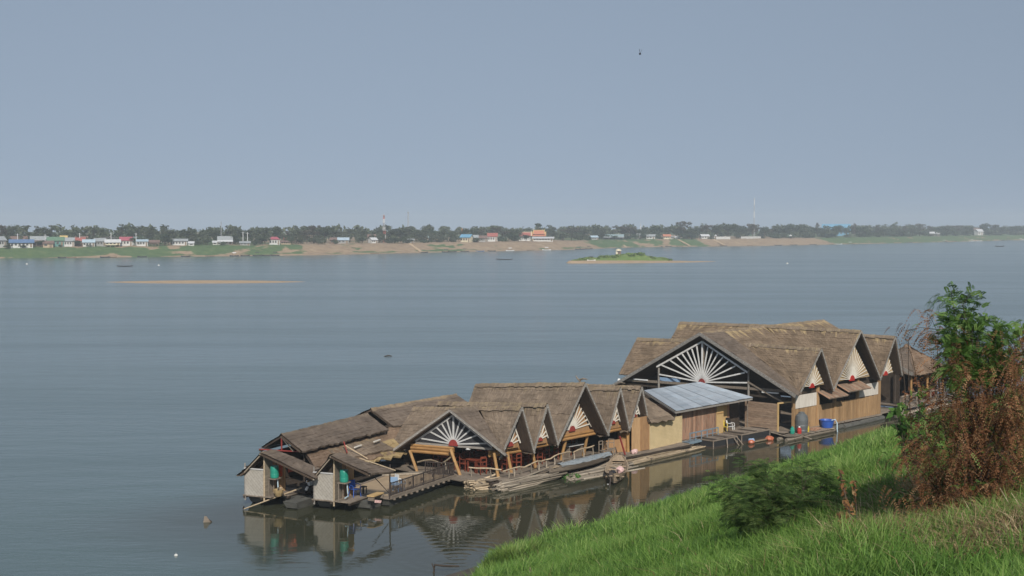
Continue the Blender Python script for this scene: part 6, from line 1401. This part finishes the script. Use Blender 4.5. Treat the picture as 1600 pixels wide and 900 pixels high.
def skeleton(base, targets, seed, r0=.035, sub=3, spread=.35):
    """stems from the base to each target with side twigs; gives a mesh builder and the twig points with directions"""
    g = random.Random(seed); m = MB(); pts = []; dirs = []
    for T in targets:
        T = Vector(T); b = base+Vector((g.uniform(-.12, .12), g.uniform(-.12, .12), -.1)); L_ = (T-b).length
        mid = b.lerp(T, .5)+Vector((g.uniform(-.12, .12), g.uniform(-.12, .12), .16))*L_
        q = [b.lerp(mid, t).lerp(mid.lerp(T, t), t) for t in (0, .2, .4, .6, .8, 1)]; m.path(q, [r0*(1-.16*k) for k in range(6)], 5, False)
        for k in range(2, 6):
            d = (q[k]-q[k-1]).normalized()
            for _ in range(sub):
                e = q[k-1].lerp(q[k], g.random())+(d*.5+Vector((g.uniform(-1, 1), g.uniform(-1, 1), g.uniform(-.5, .6)))).normalized()*L_*spread*g.uniform(.4, 1)*(.5+.5*k/5)
                s = q[k-1].lerp(q[k], g.random()); m.path([s, (s+e)/2+Vector((0, 0, .03)), e], [r0*.3, r0*.22, r0*.12], 4, False)
                for t in (.35, .6, .8, 1):
                    pts.append(s.lerp(e, t)); dirs.append((e-s).normalized()+Vector((g.uniform(-.8, .8), g.uniform(-.8, .8), g.uniform(-.4, .4))))
            pts.append(q[k]); dirs.append(d+Vector((g.uniform(-.8, .8), g.uniform(-.8, .8), 0)))
    return m, np.array([tuple(p) for p in pts]), np.array([tuple(p) for p in dirs])
TWIG = mk('dark twig bark', (.075, .055, .042), (.045, .034, .027), 6, rough=.9)
# feathery green shrub
SHRUB = leaf_mat('feathery green', [(.042, .09, .030), (.085, .165, .05), (.135, .235, .068), (.23, .31, .10)], .6, .5)
b = ground_hit(1228, 852); d0 = b.y
tg = [atd(px, py, d0+dy) for px, py, dy in ((1135,775,.2),(1150,755,.0),(1178,740,.4),(1195,728,.2),(1230,742,.5),(1262,738,.3),(1290,752,.2),(1305,770,.1),(1300,800,-.2),(1160,795,-.3),(1200,770,-.4),(1250,775,-.5),(1140,800,.0),(1215,755,-.1),(1275,790,-.4),(1180,815,-.4),(1240,800,-.6),(1240,750,.8),(1180,760,.9))]
o = thing('feathery_shrub', 'low spreading green shrub with feathery leaves in the grass', 'shrub', b)
m, pts, dr = skeleton(b, tg, 3, .010, 5, .34); m.done('stems', TWIG, o)
k = rng.integers(0, len(pts), 6400); dr2 = dr[k]+rng.normal(size=(6400, 3))*.4; dr2[:, 2] *= .4
V, F, tn = fronds(pts[k]+rng.normal(size=(6400, 3))*.045, dr2, rng.uniform(.08, .17, 6400), 8, .05, 4, .3, .22, .9)
nobj('foliage', mesh_np('foliage', V-np.array(b), F, SHRUB, tn), o)
# withered tree with a green top
BRN = leaf_mat('withered brown leaves', [(.05, .027, .019), (.12, .052, .029), (.21, .09, .043), (.28, .14, .068), (.33, .23, .14)], .8, .3)
GRN = leaf_mat('young green leaves', [(.035, .085, .02), (.07, .155, .032), (.12, .22, .05), (.20, .29, .08)], .55, .4)
b = ground_hit(1520, 842); d0 = b.y
o = thing('withered_tree', 'withered brown tree with a fresh green top at the right edge', 'tree', b)
tb = [atd(px, py, d0+dy) for px, py, dy in ((1466,515,.1),(1470,585,-.2),(1462,620,.3),(1490,560,.0),(1600,560,-.4),(1580,640,-.5),(1535,540,.3),(1590,560,.1),(1445,650,.1),(1425,686,.2),(1420,712,-.1),(1432,742,-.2),(1418,772,-.3),(1450,700,-.3),(1500,640,-.5),(1495,700,-.6),(1560,640,-.2),(1610,610,.2),(1565,700,-.6),(1620,690,-.3),(1620,560,.4),(1650,600,.2),(1550,600,.5),(1520,660,.5),(1590,660,.6),(1480,760,-.5),(1540,760,-.6),(1480,650,.4),(1610,740,-.3),(1440,670,.5),(1520,590,-.3),(1580,600,-.4),(1460,790,-.4),(1510,790,-.6),(1570,560,-.2),(1600,530,.1),(1640,650,0),(1500,560,.3))]
m, pts, dr = skeleton(b, tb, 9, .012, 5, .2); m.done('stems', TWIG, o)
nf = 8200; pw = np.linalg.norm(pts-np.array(b), axis=1)**1.0; k = rng.choice(len(pts), nf, p=pw/pw.sum()); dr2 = dr[k]*.6+rng.normal(size=(nf, 3))*.5; dr2[:, 2] -= .55
V, F, tn = fronds(pts[k]+rng.normal(size=(nf, 3))*.05, dr2, rng.uniform(.06, .145, nf), 7, .06, 11, .95, .18, .6); nobj('withered_leaves', mesh_np('withered_leaves', V-np.array(b), F, BRN, tn), o)
k = rng.choice(len(pts), 900); V, F, tn = fronds(pts[k]+rng.normal(size=(900, 3))*.06, dr[k]*.6+rng.normal(size=(900, 3))*.5, rng.uniform(.07, .15, 900), 7, .05, 13, .6, .2, .6); nobj('olive_leaves', mesh_np('olive_leaves', V-np.array(b), F, GRN, tn), o)
tg = [atd(px, py+16, d0+dy) for px, py, dy in ((1590,530,-.2),(1470,520,.2),(1535,480,-.1),(1560,545,.3),(1486,440,.1),(1502,456,-.1),(1482,478,.1),(1515,480,.2),(1492,505,-.1),(1530,508,.1),(1555,500,.2),(1578,494,.0),(1515,530,.3),(1485,540,-.1),(1545,530,-.2),(1600,500,.2),(1500,570,-.3),(1560,515,.4),(1530,590,-.3),(1505,620,.2),(1580,560,.2))]
m, pts, dr = skeleton(b+Vector((0, 0, .9)), tg, 10, .010, 3, .17); m.done('upper_stems', TWIG, o)
sel = pts[:, 2] > atd(1500, 600, d0).z; pts, dr = pts[sel], dr[sel]
k = rng.integers(0, len(pts), 3200); V, F, tn = fronds(pts[k]+rng.normal(size=(3200, 3))*.03, dr[k]+rng.normal(size=(3200, 3))*.35, rng.uniform(.065, .14, 3200), 9, .055, 12, .45, .22, .8); nobj('green_leaves', mesh_np('green_leaves', V-np.array(b), F, GRN, tn), o)
# broad leaved sapling behind it, and twigs of a neighbour entering at the right edge
def leafy(name, label, b, tg, n, size, mat_, seed, sub=2, spread=.25, r0=.015, cat='tree'):
    o = thing(name, label, cat, b); m, pts, dr = skeleton(b, tg, seed, r0, sub, spread); m.done('stems', TWIG, o); g = np.random.default_rng(seed)
    k = g.integers(0, len(pts), n); V, F, tn = leaf_cloud(pts[k], [.05]*n, n, size, 1, seed, hang=.35, shell=.0); nobj('leaves', mesh_np('leaves', V-np.array(b), F, mat_, tn), o)
b = ground_hit(1432, 770); d1 = b.y
leafy('green_sapling', 'slim sapling with bright green leaves before the right pavilion', b, [atd(px, py, d1+dy) for px, py, dy in ((1390,640,.1),(1402,625,0),(1425,612,.2),(1440,605,-.2),(1418,645,.1),(1400,665,.2),(1412,655,-.2),(1438,640,0))], 190, .10, GRN, 21, 2, .08)
b = ground_hit(1660, 800); d1 = b.y
leafy('leafy_tree', 'leafy green twigs of a tree reaching in at the right edge', b, [atd(px, py, d1+dy) for px, py, dy in ((1592,640,0),(1588,660,.1),(1596,672,-.1),(1600,630,.1),(1600,505,.1),(1590,520,.0),(1612,500,.2),(1620,650,.2))], 210, .065, GRN, 22, 2, .06)
b = ground_hit(1425, 742); d1 = b.y
leafy('dry_twig', 'thin dark twig with a few withered leaves left of the pavilion roof', b, [atd(px, py, d1+dy) for px, py, dy in ((1412,522,0),(1420,530,.05),(1405,532,0))], 26, .07, BRN, 23, 1, .05, .02, 'twig')
# dark low bushes under the tree
for px, py, w_, h_, lab, sd in ((1560,822,1.5,.75,'dark green low bush under the withered tree at the right edge',31),(1480,830,1.0,.5,'smaller dark green bush under the withered tree',32),(1150,846,.9,.4,'dark leafy creeper at the foot of the feathery shrub',33)):
    b = ground_hit(px, py); c = [(random.uniform(-.5,.5)*w_, random.uniform(-.3,.3)*w_, h_*random.uniform(.2,.8)) for _ in range(9)]
    V, F, tn = leaf_cloud(c, [w_*.2]*9, 1500, .045, .7, sd, shell=.2); o = thing('low_bush', lab, 'bush', b); ORG[o.name] = Vector(); nobj('foliage', mesh_np('foliage', V, F, SHRUB, tn), o)
    part(o, 'stems', TWIG, lambda m: [m.path([(0,0,-.05), (q[0]*.5,q[1]*.5,q[2]*.6), q], [.015,.01,.006], 4, False) for q in c])
# dead stalks
b = ground_hit(1338, 872); d0 = b.y; o = thing('dead_stalk', 'tall dead stalk with rusty withered leaves right of the feathery shrub', 'dead plant', b); ORG[o.name] = Vector()
tp = [atd(px, py, d0)-b for px, py in ((1312,738),(1318,760),(1310,800),(1335,752),(1330,790))]
part(o, 'stem', BARK, lambda m: [m.path([(0,0,-.1), tuple(Vector(q)*.5+Vector((.02,0,0))), tuple(q)], [.014,.01,.005], 5, False) for q in tp])
pp = []; 
for q in tp:
    for t in np.linspace(.35, 1, 12): pp.append(tuple(Vector(q)*t))
V, F, tn = leaf_cloud(pp, [.035]*len(pp), 170, .035, 1.2, 51, hang=.8, shell=.1); nobj('withered_leaves', mesh_np('withered_leaves', V, F, BRN, tn), o)
b = ground_hit(1352, 905); o = thing('straw_heap', 'limp bent straw stalks at the foot of the dead stalk', 'dead plant', b); ORG[o.name] = Vector()
for k in range(16):
    a = random.uniform(-.25,.25); part(o, 'stalk', DRYM if 'DRYM' in globals() else BAMB, lambda m: m.path([(a*.3,a*.3,-.05),(a*.6-.1,0,.28+.1*random.random()),(a*1.2,-.05,.12),(a*1.5+.1,-.1,-.02)],[.008,.008,.006,.004],4,False))
for k, (x0, y0, x1, y1) in enumerate(((1600,838,1562,762),(1585,830,1568,782),(1620,842,1580,770),(1398,872,1372,838))):
    b = ground_hit(x0, y0+6); q = atd(x1, y1, b.y+.2); m_ = MB(); m_.path([b-Vector((0,0,.1)), (b+q)/2+Vector((.01,0,.04)), q], [.007,.006,.003], 5, False)
    solo(m_, 'dry_reed', BAMB, ['longest pale dry reed slanting at the right edge', 'shorter pale reed left of the longest one', 'pale reed leaning in from the right frame edge', 'pale reed lying in the grass left of the dry patch'][k], 'reed', b)

# broad leaved weeds scattered through the grass
c = []; r = []
for k in range(150):
    px, py = random.uniform(960, 1600), random.uniform(760, 905); q = ground_hit(px, py)
    if q.y > 70 or bank_s(q.x, q.y) < 3: continue
    c.append((q.x, q.y, q.z+.16)); r.append(random.uniform(.06, .16))
V, F, tn = leaf_cloud(c, r, 2600, .03, .8, 61, hang=.1, shell=.1); o = nobj('weeds', mesh_np('weeds', V, F, SHRUB, tn)); tag(o, 'small broad leaved weeds scattered through the grass of the bank', 'weeds', kind='stuff')
